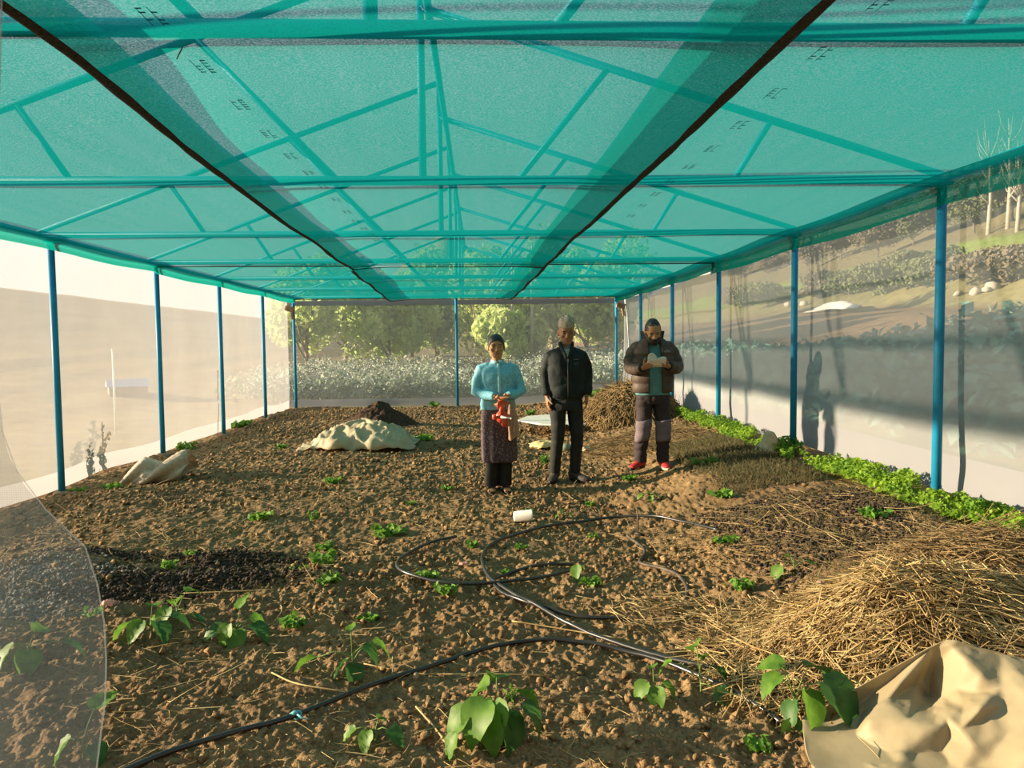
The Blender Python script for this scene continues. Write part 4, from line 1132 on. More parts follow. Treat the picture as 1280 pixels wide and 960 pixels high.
def bean_plant(label, px, py, size, leaves, seed):
    """leaves: list of (azimuth deg, stem length, height, leaf length, pitch, droop, dark)"""
    size *= .92; q = gnd(px, py); t = thing('bean_plant', label, 'plant', (q.x, q.y, q.z - .01), 0, 'young bean plants on the tilled soil')
    R_ = random.Random(seed); top = Vector((R_.uniform(-.01, .01), R_.uniform(-.01, .01), size * .45))
    MB().tube([(0, 0, -.02), top * .5 + Vector((.004, 0, 0)), top], [.004, .0036, .003], 7).build('stem', M['stem'], t)
    for az, sl, hh, ll, pitch, droop, dark in leaves:
        a = math.radians(az); d = Vector((math.cos(a), math.sin(a), 0))
        b0 = top * R_.uniform(.55, 1); e = d * sl * size + Vector((0, 0, hh * size))
        lf = MB(); V, F = leaf_blade(ll * size, ll * size * .82, droop, .32, .0)
        Mx = Matrix.Translation(e) @ Matrix.Rotation(a, 4, 'Z') @ Matrix.Rotation(math.radians(pitch), 4, 'Y') @ Matrix.Rotation(R_.uniform(-.5, .5), 4, 'X')
        lf.add([Mx @ Vector(v) for v in V], F)
        o = lf.build('leaf', M['leaf_dark' if dark else 'leaf'], t)
        MB().tube([b0, b0.lerp(e, .5) + Vector((0, 0, .15 * sl * size)), e], [.0026, .0022, .0018], 6).build('petiole', M['stem'], o)
    return t
bean_plant('largest bean plant in the middle foreground, leaves hanging around it', 622, 925, .26, [(195, .45, .55, .62, 35, .9, 0), (230, .28, .72, .75, 30, 1.2, 0), (255, .18, .70, .80, 40, .9, 0), (300, .25, .55, .75, 45, .9, 1), (340, .42, .6, .6, 25, 1.4, 1), (20, .35, .7, .5, 20, 1.2, 0), (90, .1, .95, .5, 0, 1.2, 0), (278, .12, .5, .6, 60, .4, 0), (140, .2, .8, .5, 10, 1.3, 0), (215, .75, .35, .4, 55, .5, 0)], 1)
bean_plant('dark-leaved bean plant at the left corner of the big tarpaulin', 992, 905, .29, [(280, .30, .62, .62, 50, .6, 0), (320, .40, .72, .85, 32, 1.0, 1), (15, .25, .80, .6, 10, 1.0, 1), (200, .25, .75, .45, 15, .9, 0), (160, .15, .85, .4, 0, .8, 0), (250, .22, .15, .5, 50, .5, 0), (235, .1, .38, .4, 40, .7, 1)], 2)
bean_plant('bean plant with three leaves where the two hoses part', 876, 868, .22, [(160, .6, .62, .45, 30, .9, 0), (100, .2, .95, .5, 10, 1.1, 0), (315, .35, .2, .6, 25, .8, 1), (20, .25, .55, .5, 20, .8, 1), (70, .15, .75, .4, 10, .9, 0)], 3)
bean_plant('small bean plant left of the one between the hoses', 818, 872, .17, [(200, .25, .5, .6, 40, .8, 0), (330, .25, .5, .6, 30, .9, 0), (265, .25, .45, .65, 50, .5, 0), (90, .15, .8, .4, 0, 1.0, 0)], 4)
bean_plant('bean plant behind the hose, left of the brown stone', 440, 848, .24, [(170, .72, .35, .55, 10, .9, 0), (205, .1, .35, .5, 35, .7, 1), (345, .25, .62, .5, 20, 1.1, 1), (20, .45, .60, .5, 25, .9, 0), (100, .1, .9, .3, -20, .6, 0), (290, .15, .3, .5, 45, .6, 1)], 5)
bean_plant('sprig of bean leaves at the bottom, left of the largest plant', 468, 930, .15, [(185, .5, .45, .5, 30, .7, 0), (250, .3, .5, .6, 40, .7, 0), (330, .5, .5, .6, 20, .9, 1), (60, .2, .6, .4, 10, 1.0, 0)], 6)
bean_plant('bean plant with upright bright leaves in the left foreground', 298, 803, .22, [(190, .35, .35, .6, 10, .8, 1), (235, .25, .50, .6, 60, .5, 0), (280, .18, .35, .65, 40, .6, 0), (340, .4, .45, .7, 15, 1.0, 1), (80, .12, .8, .5, -40, .5, 0), (15, .3, .55, .5, 20, .8, 0)], 7)
bean_plant('left front plant of the pair beside the compost patch', 190, 806, .22, [(185, .5, .4, .6, 35, .6, 0), (240, .25, .5, .6, 40, .6, 0), (320, .3, .45, .65, 20, .8, 1), (10, .45, .5, .6, 15, .9, 1), (100, .15, .75, .5, 0, .8, 0)], 8)
bean_plant('right rear plant of the pair beside the compost patch', 222, 783, .22, [(200, .3, .4, .6, 30, .7, 0), (250, .3, .55, .6, 40, .6, 0), (345, .4, .3, .6, 15, .7, 1), (60, .3, .8, .5, 0, .9, 0), (120, .2, .6, .5, 10, .9, 0)], 9)
bean_plant('broad-leaved plant seen through the door net at the left edge', 36, 838, .26, [(190, .5, .35, .6, 30, .6, 0), (240, .25, .5, .6, 40, .6, 0), (300, .3, .4, .6, 30, .8, 0), (10, .6, .4, .5, 15, .8, 1), (80, .2, .6, .5, 0, .8, 0)], 10)
bean_plant('plant seen through the door net at the bottom left', 104, 958, .2, [(200, .2, .5, .6, 50, .4, 0), (70, .3, .9, .6, -20, .5, 0), (330, .3, .4, .5, 30, .8, 1)], 11)
bean_plant('small bean plant with two round leaves near the straw heap', 992, 718, .20, [(190, .45, .3, .55, 55, .3, 0), (350, .4, .45, .55, 20, .8, 1), (100, .15, .55, .35, 10, .6, 0)], 12)
bean_plant('round-leaved sprout inside the hose loops', 722, 722, .15, [(250, .05, .6, .75, 55, .2, 0), (60, .1, .5, .5, 10, .7, 0)], 13)
bean_plant('bean sprout right behind the white cup', 704, 645, .15, [(200, .25, .3, .6, 30, .7, 0), (330, .35, .35, .6, 30, .8, 1), (90, .2, .5, .5, 10, .9, 0)], 14)
bean_plant('bean sprout standing beside the thin stake', 812, 630, .15, [(190, .5, .4, .5, 30, .7, 0), (340, .5, .3, .55, 25, .8, 1), (80, .2, .5, .5, 10, .9, 0), (270, .2, .3, .5, 40, .6, 0)], 15)
def weed(label, px, py, r, h, n, seed, mt='weed', tall=0):
    q = gnd(px, py); qq = np.random.default_rng(seed)
    t = thing('weed_seedling', label, 'weed', (q.x, q.y, q.z), 0, 'small green weeds on the soil')
    r *= .72; h *= .8
    m = MB(); P = []
    for k in range(6):
        a = k * 1.05 + qq.random(); e = Vector((math.cos(a) * r * .8, math.sin(a) * r * .6, h * (.5 + .5 * qq.random())))
        m.tube([(0, 0, -.01), e * .5 + Vector((0, 0, h * .2)), e], [.002, .0018, .0012], 5)
        for f in np.linspace(.35, 1.05, n // 6): P.append(np.array(e) * f + qq.normal(size=3) * np.array([r * .16, r * .16, h * .12]))
    m.build('stem', M['stem'], t)
    P = np.array(P); P[:, 2] = np.maximum(P[:, 2], .008); d = qq.normal(size=P.shape) + np.array([0, -.3, 1.0]); d /= np.linalg.norm(d, axis=1, keepdims=True)
    V, F = leaf_quads(P, d, r * .42 * (.7 + .6 * qq.random(len(P))), 1.5); np_mesh('foliage', V, F, M[mt], t, False)
wl_ = [(365, 788, .10, .07, 'low ferny weed right of the bright upright bean plant'), (405, 712, .13, .08, 'weed patch in the left middle ground, larger of three in a row'), (372, 718, .07, .04, 'flat little weed left of the weed patch'), (412, 738, .09, .06, 'weed just in front of the weed patch'),
       (405, 685, .09, .06, 'weed just behind the weed patch'), (392, 650, .07, .09, 'pale drooping sprout in the left middle ground'), (485, 668, .16, .09, 'feathery weed in the middle, left of the hose loops'), (325, 650, .14, .06, 'flat weed below the crumpled sack'), (212, 712, .07, .06, 'bright weed growing on the dark compost patch'),
       (238, 695, .06, .04, 'tiny weed at the back of the dark compost patch'), (558, 748, .09, .07, 'weed growing against the left hose loop from outside'), (535, 728, .09, .06, 'weed growing just inside the left hose loop'), (590, 688, .06, .07, 'sprout between the left loop end and the big loop'), (632, 716, .05, .04, 'tiny weed where the hose loops cross'),
       (740, 730, .09, .04, 'flat weed below the round-leaved sprout'), (652, 692, .06, .04, 'tiny weed near the top left of the big hose loop'), (742, 672, .05, .05, 'tiny weed near the top of the big hose loop'), (908, 680, .12, .06, 'weed right of the far end of the shiny hose'), (928, 742, .10, .07, 'weed between the curled hose and the straw heap'), (948, 938, .07, .08, 'ferny weed left of the bottom right tarpaulin corner'),
       (560, 612, .09, .05, 'weed left of the feet of the person in the blue blouse'), (513, 632, .07, .04, 'weed in the middle ground left of the people'), (416, 606, .14, .06, 'weed pair in the soil below the pale tarpaulin'), (682, 585, .10, .16, 'leafy weed at the left foot of the person in the cap'), (738, 632, .07, .05, 'weed in front of the person in the cap'),
       (788, 602, .10, .06, 'weed at the feet of the person reading'), (528, 552, .22, .10, 'weed patch at the right end of the pale tarpaulin'), (352, 560, .12, .08, 'weed left of the pale tarpaulin'), (300, 535, .30, .14, 'weed clump between the third and fourth left posts'), (232, 562, .22, .10, 'weed clump at the foot of the second left post'), (140, 615, .13, .08, 'weed left of the crumpled sack'), (96, 614, .12, .06, 'weed at the foot of the nearest left post'),
       (543, 510, .18, .14, 'round weed at the foot of the back wall behind the manure pile'), (662, 522, .15, .10, 'weed at the back edge beside the white sheet'), (742, 498, .35, .22, 'weed clump at the back wall beside the hay heap'), (116, 778, .07, .07, 'small weed seen through the edge of the door net'), (640, 875, .04, .07, 'yellowish sprout just behind the largest bean plant'), (460, 775, .08, .03, 'flat weed in the left foreground soil'),
       (885, 584, .20, .05, 'dark weed patch right of the red shoes'), (905, 625, .13, .06, 'weed at the front corner of the seed bed'), (660, 642, .05, .06, 'tiny weed beside the white cup'), (1092, 650, .14, .05, 'weed on the bare bed left of the nearest right post')]
for i, (px, py, r, h, lb) in enumerate(wl_): weed(lb, px, py, r, h, 60, 700 + i)
# green strip of weeds along the right net
n = 24000
y = 4.0 * (16.8 / 4.0) ** rng.random(n); x = 2.95 + .28 * rng.random(n) ** .8 + .06 * (vnoise(y * 1.5, y * 0, 95) - .5)
k = (vnoise(x * 2.2, y * 1.6, 96) > .30) & ~((np.abs(y - 6.75) < .0)); x, y = x[k], y[k]
z = H(x, y) + .02 + (.03 + .17 * vnoise(x * 5, y * 5, 97)) * rng.random(len(x)) ** .5
d = rng.normal(size=(len(x), 3)) * .7 + np.array([-.2, -.2, 1]); d /= np.linalg.norm(d, axis=1, keepdims=True)
V, F = leaf_quads(np.stack([x, y, z], -1), d, .014 + .018 * rng.random(len(x)), 1.3)
M['strip'] = mat('bright_weed_leaf', (.29, .46, .04), (.15, .30, .03), .6, 6, trans=.45)
tag(np_mesh('weed_strip', V, F, M['strip'], None, False), 'bright green strip of low weeds along the foot of the right net wall', 'weeds', kind='stuff')
# seed beds on the right: onion-like seedlings and dark mulch
def bed(x0, x1, y0, y1, n, hh, label, mt):
    x = rng.uniform(x0, x1, n); y = rng.uniform(y0, y1, n)
    k = vnoise(x * 2, y * 2, 98) > .25; x, y = x[k], y[k]; n = len(x)
    A = np.stack([rng.normal(size=n) * .45, rng.normal(size=n) * .45, np.ones(n)], -1); A /= np.linalg.norm(A, axis=1, keepdims=True)
    V, F = stalks(np.stack([x, y, zsoil(x, y) - .005], -1), A, hh * (.5 + rng.random(n)), np.full(n, .0026), rng.normal(size=(n, 3)) * np.array([.02, .02, .006]), 4)
    tag(np_mesh('seedlings', V, F, mt), label, 'seedlings', kind='stuff')
bed(2.0, 2.9, 6.0, 8.6, 6500, .055, 'dense greyish green seedlings on the bed left of the sack post', M['seedling'])
bed(1.7, 2.9, 3.7, 5.6, 2600, .035, 'sparse dark seedlings on the bed in front of the nearest right post', M['seedling'])
x = rng.uniform(1.65, 2.95, 9000); y = rng.uniform(3.5, 5.7, 9000); k = vnoise(x * 1.6, y * 1.6, 99) > .3; x, y = x[k], y[k]
R = .004 + .011 * rng.random(len(x)) ** 2
V, F = lumps(np.stack([x, y, zsoil(x, y) + R * .4], -1), R, .7, .4)
tag(np_mesh('mulch_crumbs', V, F, M['compost']), 'dark crumbly mulch on the bed in front of the nearest right post', 'mulch', kind='stuff')
# ------------------------------------------------------------------ people
M['skin'] = mat('warm_brown_skin', (.46, .235, .125), (.40, .20, .105), .5, 9, spec=.35)
M['skin_dark'] = mat('deep_brown_skin', (.36, .175, .09), (.30, .14, .072), .5, 9, spec=.35)
M['hair'] = mat('black_hair', (.016, .013, .012), (.008, .007, .007), .45, 40, bump=.4, bscale=120, spec=.5)
M['eye'] = mat('dark_eye', (.03, .02, .016), None, .25, 5)
M['lip'] = mat('lip', (.36, .15, .105), None, .5, 9)
M['nail'] = M['skin']

def head(mb, c, w=.148, d=.19, h=.225):
    """skull and face, chin at c.z, facing -y"""
    x0, y0, z0 = c
    sp_ = [(0.0, -.058, .022, .020), (.012, -.050, .040, .038), (.035, -.030, .054, .060), (.06, -.014, .063, .076), (.09, -.004, .070, .086), (.12, .002, .0735, .091), (.15, .004, .0735, .093), (.18, .006, .067, .086), (.205, .008, .050, .066), (.220, .010, .026, .036), (.226, .010, .008, .010)]
    k = h / .226
    s = len(mb.v)
    mb.zrings([(z * k + z0, x0, y0 + cy, rx * w / .147, ry * d / .186) for z, cy, rx, ry in sp_], 28)
    B = lambda x, y, z, r, rot=None: mb.ball((x0 + x, y0 + y, z0 + z * k), r, rot, 14, 8)
    B(0, -.093, .098, (.009, .012, .024), Matrix.Rotation(-.35, 3, 'X'))      # bridge
    B(0, -.103, .078, (.013, .014, .012))                                    # tip
    for sx in (-1, 1):
        B(sx * .012, -.094, .075, (.008, .010, .008))
        B(sx * .030, -.083, .128, (.024, .010, .007))                         # brow
        B(sx * .043, -.068, .085, (.018, .016, .016))                         # cheekbone
        B(sx * .0325, -.079, .112, (.013, .010, .009))                         # eye mound
        B(sx * .077, .012, .100, (.007, .018, .030), Matrix.Rotation(.15 * sx, 3, 'Z'))   # ear
        B(sx * .079, .018, .104, (.009, .010, .022))
    B(0, -.083, .048, (.022, .012, .010)); B(0, -.082, .040, (.019, .012, .008)); B(0, -.074, .016, (.018, .014, .012))
def face_parts(t, c, Mx=None, mt_lip='lip', brow=1.0):
    x0, y0, z0 = c
    X = Mx or Matrix.Identity(4)
    for sx in (-1, 1):
        m = MB().ball((x0 + sx * .0325, y0 - .0855, z0 + .1125), (.0115, .005, .0045), None, 12, 8); m.xf(X).build('eye', M['eye'], t)
        m = MB().tube([(x0 + sx * .014, y0 - .096, z0 + .127), (x0 + sx * .032, y0 - .0945, z0 + .133), (x0 + sx * .052, y0 - .080, z0 + .127)], [.003 * brow, .0035 * brow, .002], 8); m.xf(X).build('eyebrow', M['hair'], t)
    m = MB().ball((x0, y0 - .0935, z0 + .047), (.022, .004, .0035), None, 12, 8).ball((x0, y0 - .0925, z0 + .0405), (.019, .004, .0045), None, 12, 8); m.xf(X).build('lips', M[mt_lip], t)

def hand(mb, wrist, d, n, s, curl=.5, sc=1.0, thumb=.5, spread=1.0):
    """palm, four bent fingers and a thumb; d along the hand, n where the palm faces, s towards the thumb"""
    wv = Vector(wrist); d = Vector(d).normalized(); n = Vector(n); n = (n - d * n.dot(d)).normalized(); s = Vector(s); s = (s - d * s.dot(d) - n * s.dot(n)).normalized()
    R = []
    for f, a, b in ((-.25, .027, .021), (0, .027, .020), (.3, .036, .018), (.65, .041, .017), (.95, .040, .013), (1.02, .034, .008)):
        c = wv + d * (.088 * f * sc)
        R.append([c + s * (a * sc * math.cos(x)) + n * (b * sc * math.sin(x)) for x in np.linspace(0, 2 * math.pi, 16, endpoint=False)])
    mb.rings(R)
    for i, L in enumerate((.070, .078, .073, .057)):
        p = wv + d * (.082 * sc) + s * ((.030 - i * .0195) * sc * spread); a = curl * .35; path = [p - d * .02 * sc, p]; dirv = d + s * ((.10 - i * .07) * spread)
        for seg, fr in enumerate((.45, .31, .24)):
            a += curl * (.35, .75, .5)[seg]
            p = p + (dirv.normalized() * math.cos(a) + n * math.sin(a)) * (L * fr * sc); path.append(p)
        r = (.0088, .0090, .0086, .0074)[i] * sc
        mb.tube(path, [r * 1.05, r, r * .97, r * .9, r * .7], 10, (n.x + .01, n.y, n.z))
    p = wv + d * (.028 * sc) + s * (.028 * sc); dv = (d * .65 + s * .75 + n * .35).normalized(); path = [wv + d * .012 * sc + s * .012 * sc, p]
    for fr, bend in ((.034, 0.0), (.030, .45 * thumb), (.024, .8 * thumb)):
        dv = (dv * (1 - bend * .5) + (d * .8 + n * .6 - s * .15) * bend * .6).normalized()
        p = p + dv * fr * sc; path.append(p)
    mb.tube(path, [.014 * sc, .0135 * sc, .0105 * sc, .0100 * sc, .0075 * sc], 10, (n.x + .01, n.y, n.z))

def foot(mb, ankle, yaw, L=.24, w=.045, sole=0.0):
    """bare foot pointing to -y turned by yaw"""
    s = len(mb.v)
    a = Vector(ankle)
    mb.tube([(0, .055, .030), (0, .03, .040), (0, -.02, .043), (0, -.08, .030), (0, -.13, .020), (0, -.165, .016)], [(.026, .028), (.032, .040), (.034, .040), (.040, .029), (.046, .018), (.040, .012)], 16, (0, 0, 1))
    for i, (x, l, r) in enumerate(((-.027, .045, .0125), (-.006, .045, .0095), (.010, .040, .009), (.024, .034, .0085), (.036, .026, .008))):
        mb.tube([(x * .95, -.15, .015), (x, -.165 - l * .4, .016), (x, -.16 - l, .010)], [r, r, r * .8], 9, (0, 0, 1))
    k = L / .26
    mb.xf(Matrix.Translation((a.x, a.y, sole)) @ Matrix.Rotation(yaw, 4, 'Z') @ Matrix.Scale(k, 4), s)
def shoe(t, a, yaw, up, sole_m, L=.28, sole_z=0.0, laces=None):
    X = Matrix.Translation((a[0], a[1], sole_z)) @ Matrix.Rotation(yaw, 4, 'Z') @ Matrix.Scale(L / .28, 4)
    m = MB().tube([(0, .085, .055), (0, .07, .062), (0, .03, .066), (0, -.03, .056), (0, -.09, .042), (0, -.15, .034), (0, -.185, .030)], [(.024, .028), (.036, .050), (.040, .052), (.043, .042), (.048, .030), (.046, .024), (.026, .014)], 18, (0, 0, 1))
    m.tube([(0, .03, .05), (0, .035, .10)], [(.045, .055), (.042, .05)], 16, (0, 1, 0)); m.xf(X)
    o = m.build('shoe', M[up], t, voxel=.005, relax=4)
    m = MB(); R = []
    for z, k in ((0, .97), (.008, 1.0), (.026, 1.0), (.032, .95)):
        ring = []
        for q in range(28):
            an = 2 * math.pi * q / 28; yy = -.05 - .145 * math.cos(an) ; w = .040 + .010 * math.cos(an)
            ring.append((k * w * math.sin(an) * 1.05, -.05 + k * (yy + .05), z))
        R.append(ring)
    m.rings(R).xf(X).build('sole', M[sole_m], o)
    if laces:
        m = MB()
        for i in range(4):
            y = -.03 - i * .022; z = .098 - i * .012
            m.tube([(-.022, y, z - .006), (0, y - .006, z + .001), (.022, y, z - .006)], .003, 6, (0, 0, 1))
        m.xf(X).build('lace', M[laces], o)
def person(label, px, py, rz, dx=0.0):
    q = gnd(px, py)
    z = float(H(np.array([q.x + .1]), np.array([q.y]))[0])
    return thing('person', label, 'person', (q.x, q.y, z + .012), rz)

# ---- woman in the blue blouse, holding a tape reel in clasped hands
M['blouse'] = mat('light_blue_blouse', (.20, .50, .62), (.13, .40, .53), .6, 55, contrast=(.42, .55), bump=.25, bscale=14, spec=.3)
M['collar'] = mat('pale_blue_collar', (.36, .62, .70), None, .7, 30)
def dotted(name, base, dot, scale):
    m, nt, b, out = new_mat(name); N, L = nt.nodes, nt.links
    t = N.new('ShaderNodeTexCoord'); v = N.new('ShaderNodeTexVoronoi'); v.inputs['Scale'].default_value = scale
    r = N.new('ShaderNodeValToRGB'); r.color_ramp.elements[0].position = .25; r.color_ramp.elements[0].color = (*dot, 1); r.color_ramp.elements[1].position = .42; r.color_ramp.elements[1].color = (*base, 1)
    L.new(t.outputs['Object'], v.inputs['Vector']); L.new(v.outputs['Distance'], r.inputs[0]); L.new(r.outputs[0], b.inputs['Base Color']); b.inputs['Roughness'].default_value = .85
    return m
M['tunic'] = dotted('dark_purple_dotted_cloth', (.055, .032, .042), (.20, .15, .16), 60)
M['black_cloth'] = mat('black_cloth', (.020, .016, .016), (.012, .010, .010), .85, 12, bump=.3, bscale=16)
woman = person('person in light blue blouse and long dark dotted skirt, holding a red tape reel', 624, 613, .05)
cz = 1.247; hc = (-.012, -.012, cz)
b = MB(); head(b, hc, .142, .178, .215)
b.tube([(-.004, .02, 1.15), (-.006, .012, 1.22), (-.01, .004, 1.30)], [(.050, .050), (.046, .048), (.048, .052)], 18)
b.zrings([(.72, 0, 0, .10, .07), (.95, 0, 0, .11, .075), (1.10, 0, 0, .12, .08), (1.17, 0, .005, .10, .055), (1.20, 0, .01, .05, .045)], 20)
SH = 1.165
wl_w, wr_w = Vector((-.012, -.205, .895)), Vector((.055, -.19, .90))
for sx, wv, el_ in ((-1, wl_w, Vector((-.205, -.02, .93))), (1, wr_w, Vector((.215, -.015, .93)))):
    b.tube([(sx * .10, .01, SH), (sx * .165, .01, SH - .02), el_, wv.lerp(el_, .12)], [.038, .037, .030, .024], 12)
hand(b, wl_w, (.55, -.1, -.55), (.5, .45, .35), (.2, -.9, .45), .9, .95, .7)
hand(b, wr_w, (-.45, -.25, -.75), (-.55, .6, -.1), (-.2, -.9, .2), .8, .95, .6)
for sx in (-1, 1):
    b.tube([(sx * .07, 0, .78), (sx * .068, -.01, .45), (sx * .06, .015, .08), (sx * .06, .012, .03)], [.065, .045, .034, .032], 12)
    foot(b, (sx * .058, .012, .06), sx * .12 - .05, .225)
b.build('body', M['skin'], woman, voxel=.0052, relax=2)
face_parts(woman, hc)
# hair swept back with a low bun, ears free
def hair_cap(c, r, name='hair', t=None, Mx=None, bun=None, front=.172, nape=.035, seed=1):
    """close hair over the skull: hairline runs from the forehead past the ears down to the nape"""
    x0, y0, z0 = c
    bm = bmesh.new(); bmesh.ops.create_uvsphere(bm, u_segments=40, v_segments=28, radius=1)
    for v in bm.verts:
        p = v.co; k = 1 + .03 * (float(vnoise(np.array([p.x * 9 + 3]), np.array([p.y * 5 + p.z * 9]), seed)[0]) - .5)
        v.co = Vector((p.x * r[0] * k, .006 + p.y * r[1] * k, .125 + p.z * r[2] * k))
    a = Vector((0, -.092, front)); b_ = Vector((0, .03, nape)); d = b_ - a; n = Vector((0, d.z, -d.y)).normalized()
    if n.z < 0: n = -n
    g_ = bmesh.ops.bisect_plane(bm, geom=bm.verts[:] + bm.edges[:] + bm.faces[:], plane_co=a, plane_no=n, clear_inner=True)
    bmesh.ops.holes_fill(bm, edges=[e for e in bm.edges if e.is_boundary])
    if bun:
        Mb = Matrix.Translation(Vector(bun[:3])) @ Matrix.Diagonal((*bun[3], 1)); bmesh.ops.create_uvsphere(bm, u_segments=18, v_segments=12, radius=1, matrix=Mb)
    bmesh.ops.transform(bm, matrix=(Mx or Matrix.Identity(4)) @ Matrix.Translation((x0, y0, z0)), verts=bm.verts)
    me = bpy.data.meshes.new(name); bm.to_mesh(me); bm.free()
    return link(name, me, M['hair'], t)
hair_cap(hc, (.0785, .096, .107), 'hair', woman, None, (0, .098, .075, (.040, .032, .038)), .178, .055, 3)
# blouse
m = MB().zrings([(.765, 0, .0, .172, .118), (.80, 0, 0, .170, .116), (.88, 0, -.002, .158, .110), (.96, 0, -.004, .150, .104), (1.05, 0, -.012, .160, .116), (1.10, 0, -.012, .164, .114), (1.15, 0, -.002, .160, .092), (1.185, 0, .006, .128, .070), (1.205, 0, .010, .085, .060), (1.215, 0, .010, .060, .056)], 32, pw=2.3)
for sx, wv, el_ in ((-1, wl_w, Vector((-.210, -.015, .935))), (1, wr_w, Vector((.220, -.010, .935)))):
    e2 = wv.lerp(el_, .16)
    m.tube([(sx * .09, .006, SH - .005), (sx * .15, .006, SH - .025), (sx * .187, .002, 1.06), el_, el_.lerp(e2, .5) + Vector((0, 0, -.012)), e2], [.058, .062, .055, .054, .049, .037], 18)
def wrinkle(amp, sc, seed, zs=1.0):
    def f(co):
        n = np.abs(vnoise(co[:, 0] * sc + co[:, 1] * sc * .7 + seed, co[:, 2] * sc * zs, seed) * 2 - 1) - .5
        c = co.mean(0); d = co - c; d[:, 2] *= .1; d /= np.linalg.norm(d, axis=1, keepdims=True) + 1e-6
        return co + d * (n * amp)[:, None]
    return f
bl = m.build('blouse', M['blouse'], woman, voxel=.008, relax=4, fn=wrinkle(.010, 16, 3, .6))
m = MB().tube([(.050 * math.cos(a) * 1.15, .010 + .052 * math.sin(a) - .02 * (math.sin(a) < -.5), 1.222 - .012 * max(0, -math.sin(a))) for a in np.linspace(-1.45, 4.59, 26)], [(.007, .017)] * 26, 8, (0, 0, 1))
m.build('collar', M['collar'], bl)
m = MB().tube([(0, -.060, 1.205), (0.004, -.108, 1.14), (0.004, -.132, 1.06), (.006, -.118, .95), (.006, -.125, .80)], [(.013, .004)] * 5, 8)
m.build('button_placket', M['collar'], bl)
m = MB()
for z, y in ((1.17, -.098), (1.10, -.132), (1.02, -.134)): m.ball((.004, y, z), (.006, .004, .006), None, 10, 6)
# tunic skirt
def flare(co):
    a = np.arctan2(co[:, 1], co[:, 0]); f = np.clip((.80 - co[:, 2]) / .5, 0, 1)
    k = 1 + .05 * f * np.sin(a * 9 + 1) + .03 * f * np.sin(a * 5)
    co[:, 0] *= k; co[:, 1] *= k; return co
m = MB().zrings([(.265, .005, 0, .160, .115), (.27, .005, 0, .168, .122), (.40, .004, 0, .167, .123), (.60, 0, 0, .168, .122), (.74, 0, 0, .163, .114), (.80, 0, 0, .150, .104), (.81, 0, 0, .14, .095)], 48)
m.build('skirt', M['tunic'], woman, subd=1, fn=flare)
m = MB()
for sx in (-1, 1): m.zrings([(.035, sx * .066 - .012, .0, .062, .085), (.04, sx * .066 - .012, 0, .068, .09), (.2, sx * .062, 0, .066, .082), (.36, sx * .066, 0, .074, .082), (.40, sx * .066, 0, .07, .08)], 24)
m.build('trousers', M['black_cloth'], woman, voxel=.008, relax=3, fn=wrinkle(.012, 14, 8, .4))
for sx in (-1, 1):
    q = Matrix.Translation((sx * .058, .012, 0)) @ Matrix.Rotation(sx * .12 - .05, 4, 'Z')
    m = MB().rings([[((.040 + .004 * math.cos(a)) * math.sin(a), -.06 - .13 * math.cos(a), z) for a in np.linspace(0, 2 * math.pi, 24, endpoint=False)] for z in (-.012, .006)])
    m.xf(q); o = m.build('sandal', M['black'], woman)
    m = MB().tube([(-.046, -.10, .012), (-.03, -.105, .036), (0, -.11, .046), (.03, -.105, .036), (.046, -.10, .012)], [(.014, .003)] * 5, 8, (0, 0, 1)); m.xf(q); m.build('strap', M['black'], o)
# tape reel held below the hands
M['red_plastic'] = mat('red_orange_plastic', (.62, .075, .035), (.52, .06, .03), .4, 8, spec=.5)
M['tape_yellow'] = mat('wound_measuring_tape', (.42, .20, .13), (.33, .14, .09), .6, 40)
woman.scale = (1.036,) * 3
wx = Matrix.Translation(woman.location) @ Matrix.Rotation(.05, 4, 'Z') @ Matrix.Scale(1.036, 4)
c = Vector((.018, -.245, .715))
reel = thing('tape_reel', 'red open-frame measuring tape reel hanging from clasped hands of the person in blue', 'tape reel', wx @ c)
rot = Matrix.Rotation(.05, 4, 'Z')
m = MB().tube([(0, -.014, 0), (0, .016, 0)], [.062, .062], 28, (0, 0, 1)); m.tube([(.035, -.012, -.055), (.035, .014, -.055)], [.045, .045], 24, (0, 0, 1)).build('wound_tape', M['tape_yellow'], reel)
m = MB()
for y in (-.022, .022):
    for a in (math.pi / 2, math.pi, 0, -math.pi / 2 + .25):
        l = .095 if a != 0 else .075
        m.tube([(0, y, 0), (math.cos(a) * l * .7, y, math.sin(a) * l * .7), (math.cos(a) * l, y, math.sin(a) * l)], [(.034, .005), (.026, .005), (.018, .005)], 10)
    m.tube([(0, y - .004, 0), (0, y + .004, 0)], [.060, .060], 24, (0, 0, 1))
for a in (math.pi, -math.pi / 2 + .25): m.tube([(math.cos(a) * .085, -.026, math.sin(a) * .085), (math.cos(a) * .085, .026, math.sin(a) * .085)], .010, 12, (0, 0, 1))
m.tube([(-.030, 0, .075), (-.046, 0, .115), (-.030, 0, .150), (.020, 0, .150), (.036, 0, .115), (.026, 0, .075)], [(.010, .014)] * 6, 12).build('frame', M['red_plastic'], reel)
m = MB().tube([(0, -.032, 0), (0, -.022, 0)], [.018, .018], 18, (0, 0, 1)).tube([(0, -.034, .0), (.05, -.036, -.006), (.085, -.036, -.012)], [(.008, .004), (.009, .004), (.008, .004)], 10).tube([(.083, -.034, -.012), (.083, -.06, -.012)], .008, 12, (0, 0, 1))
m.build('crank', M['white'], reel)
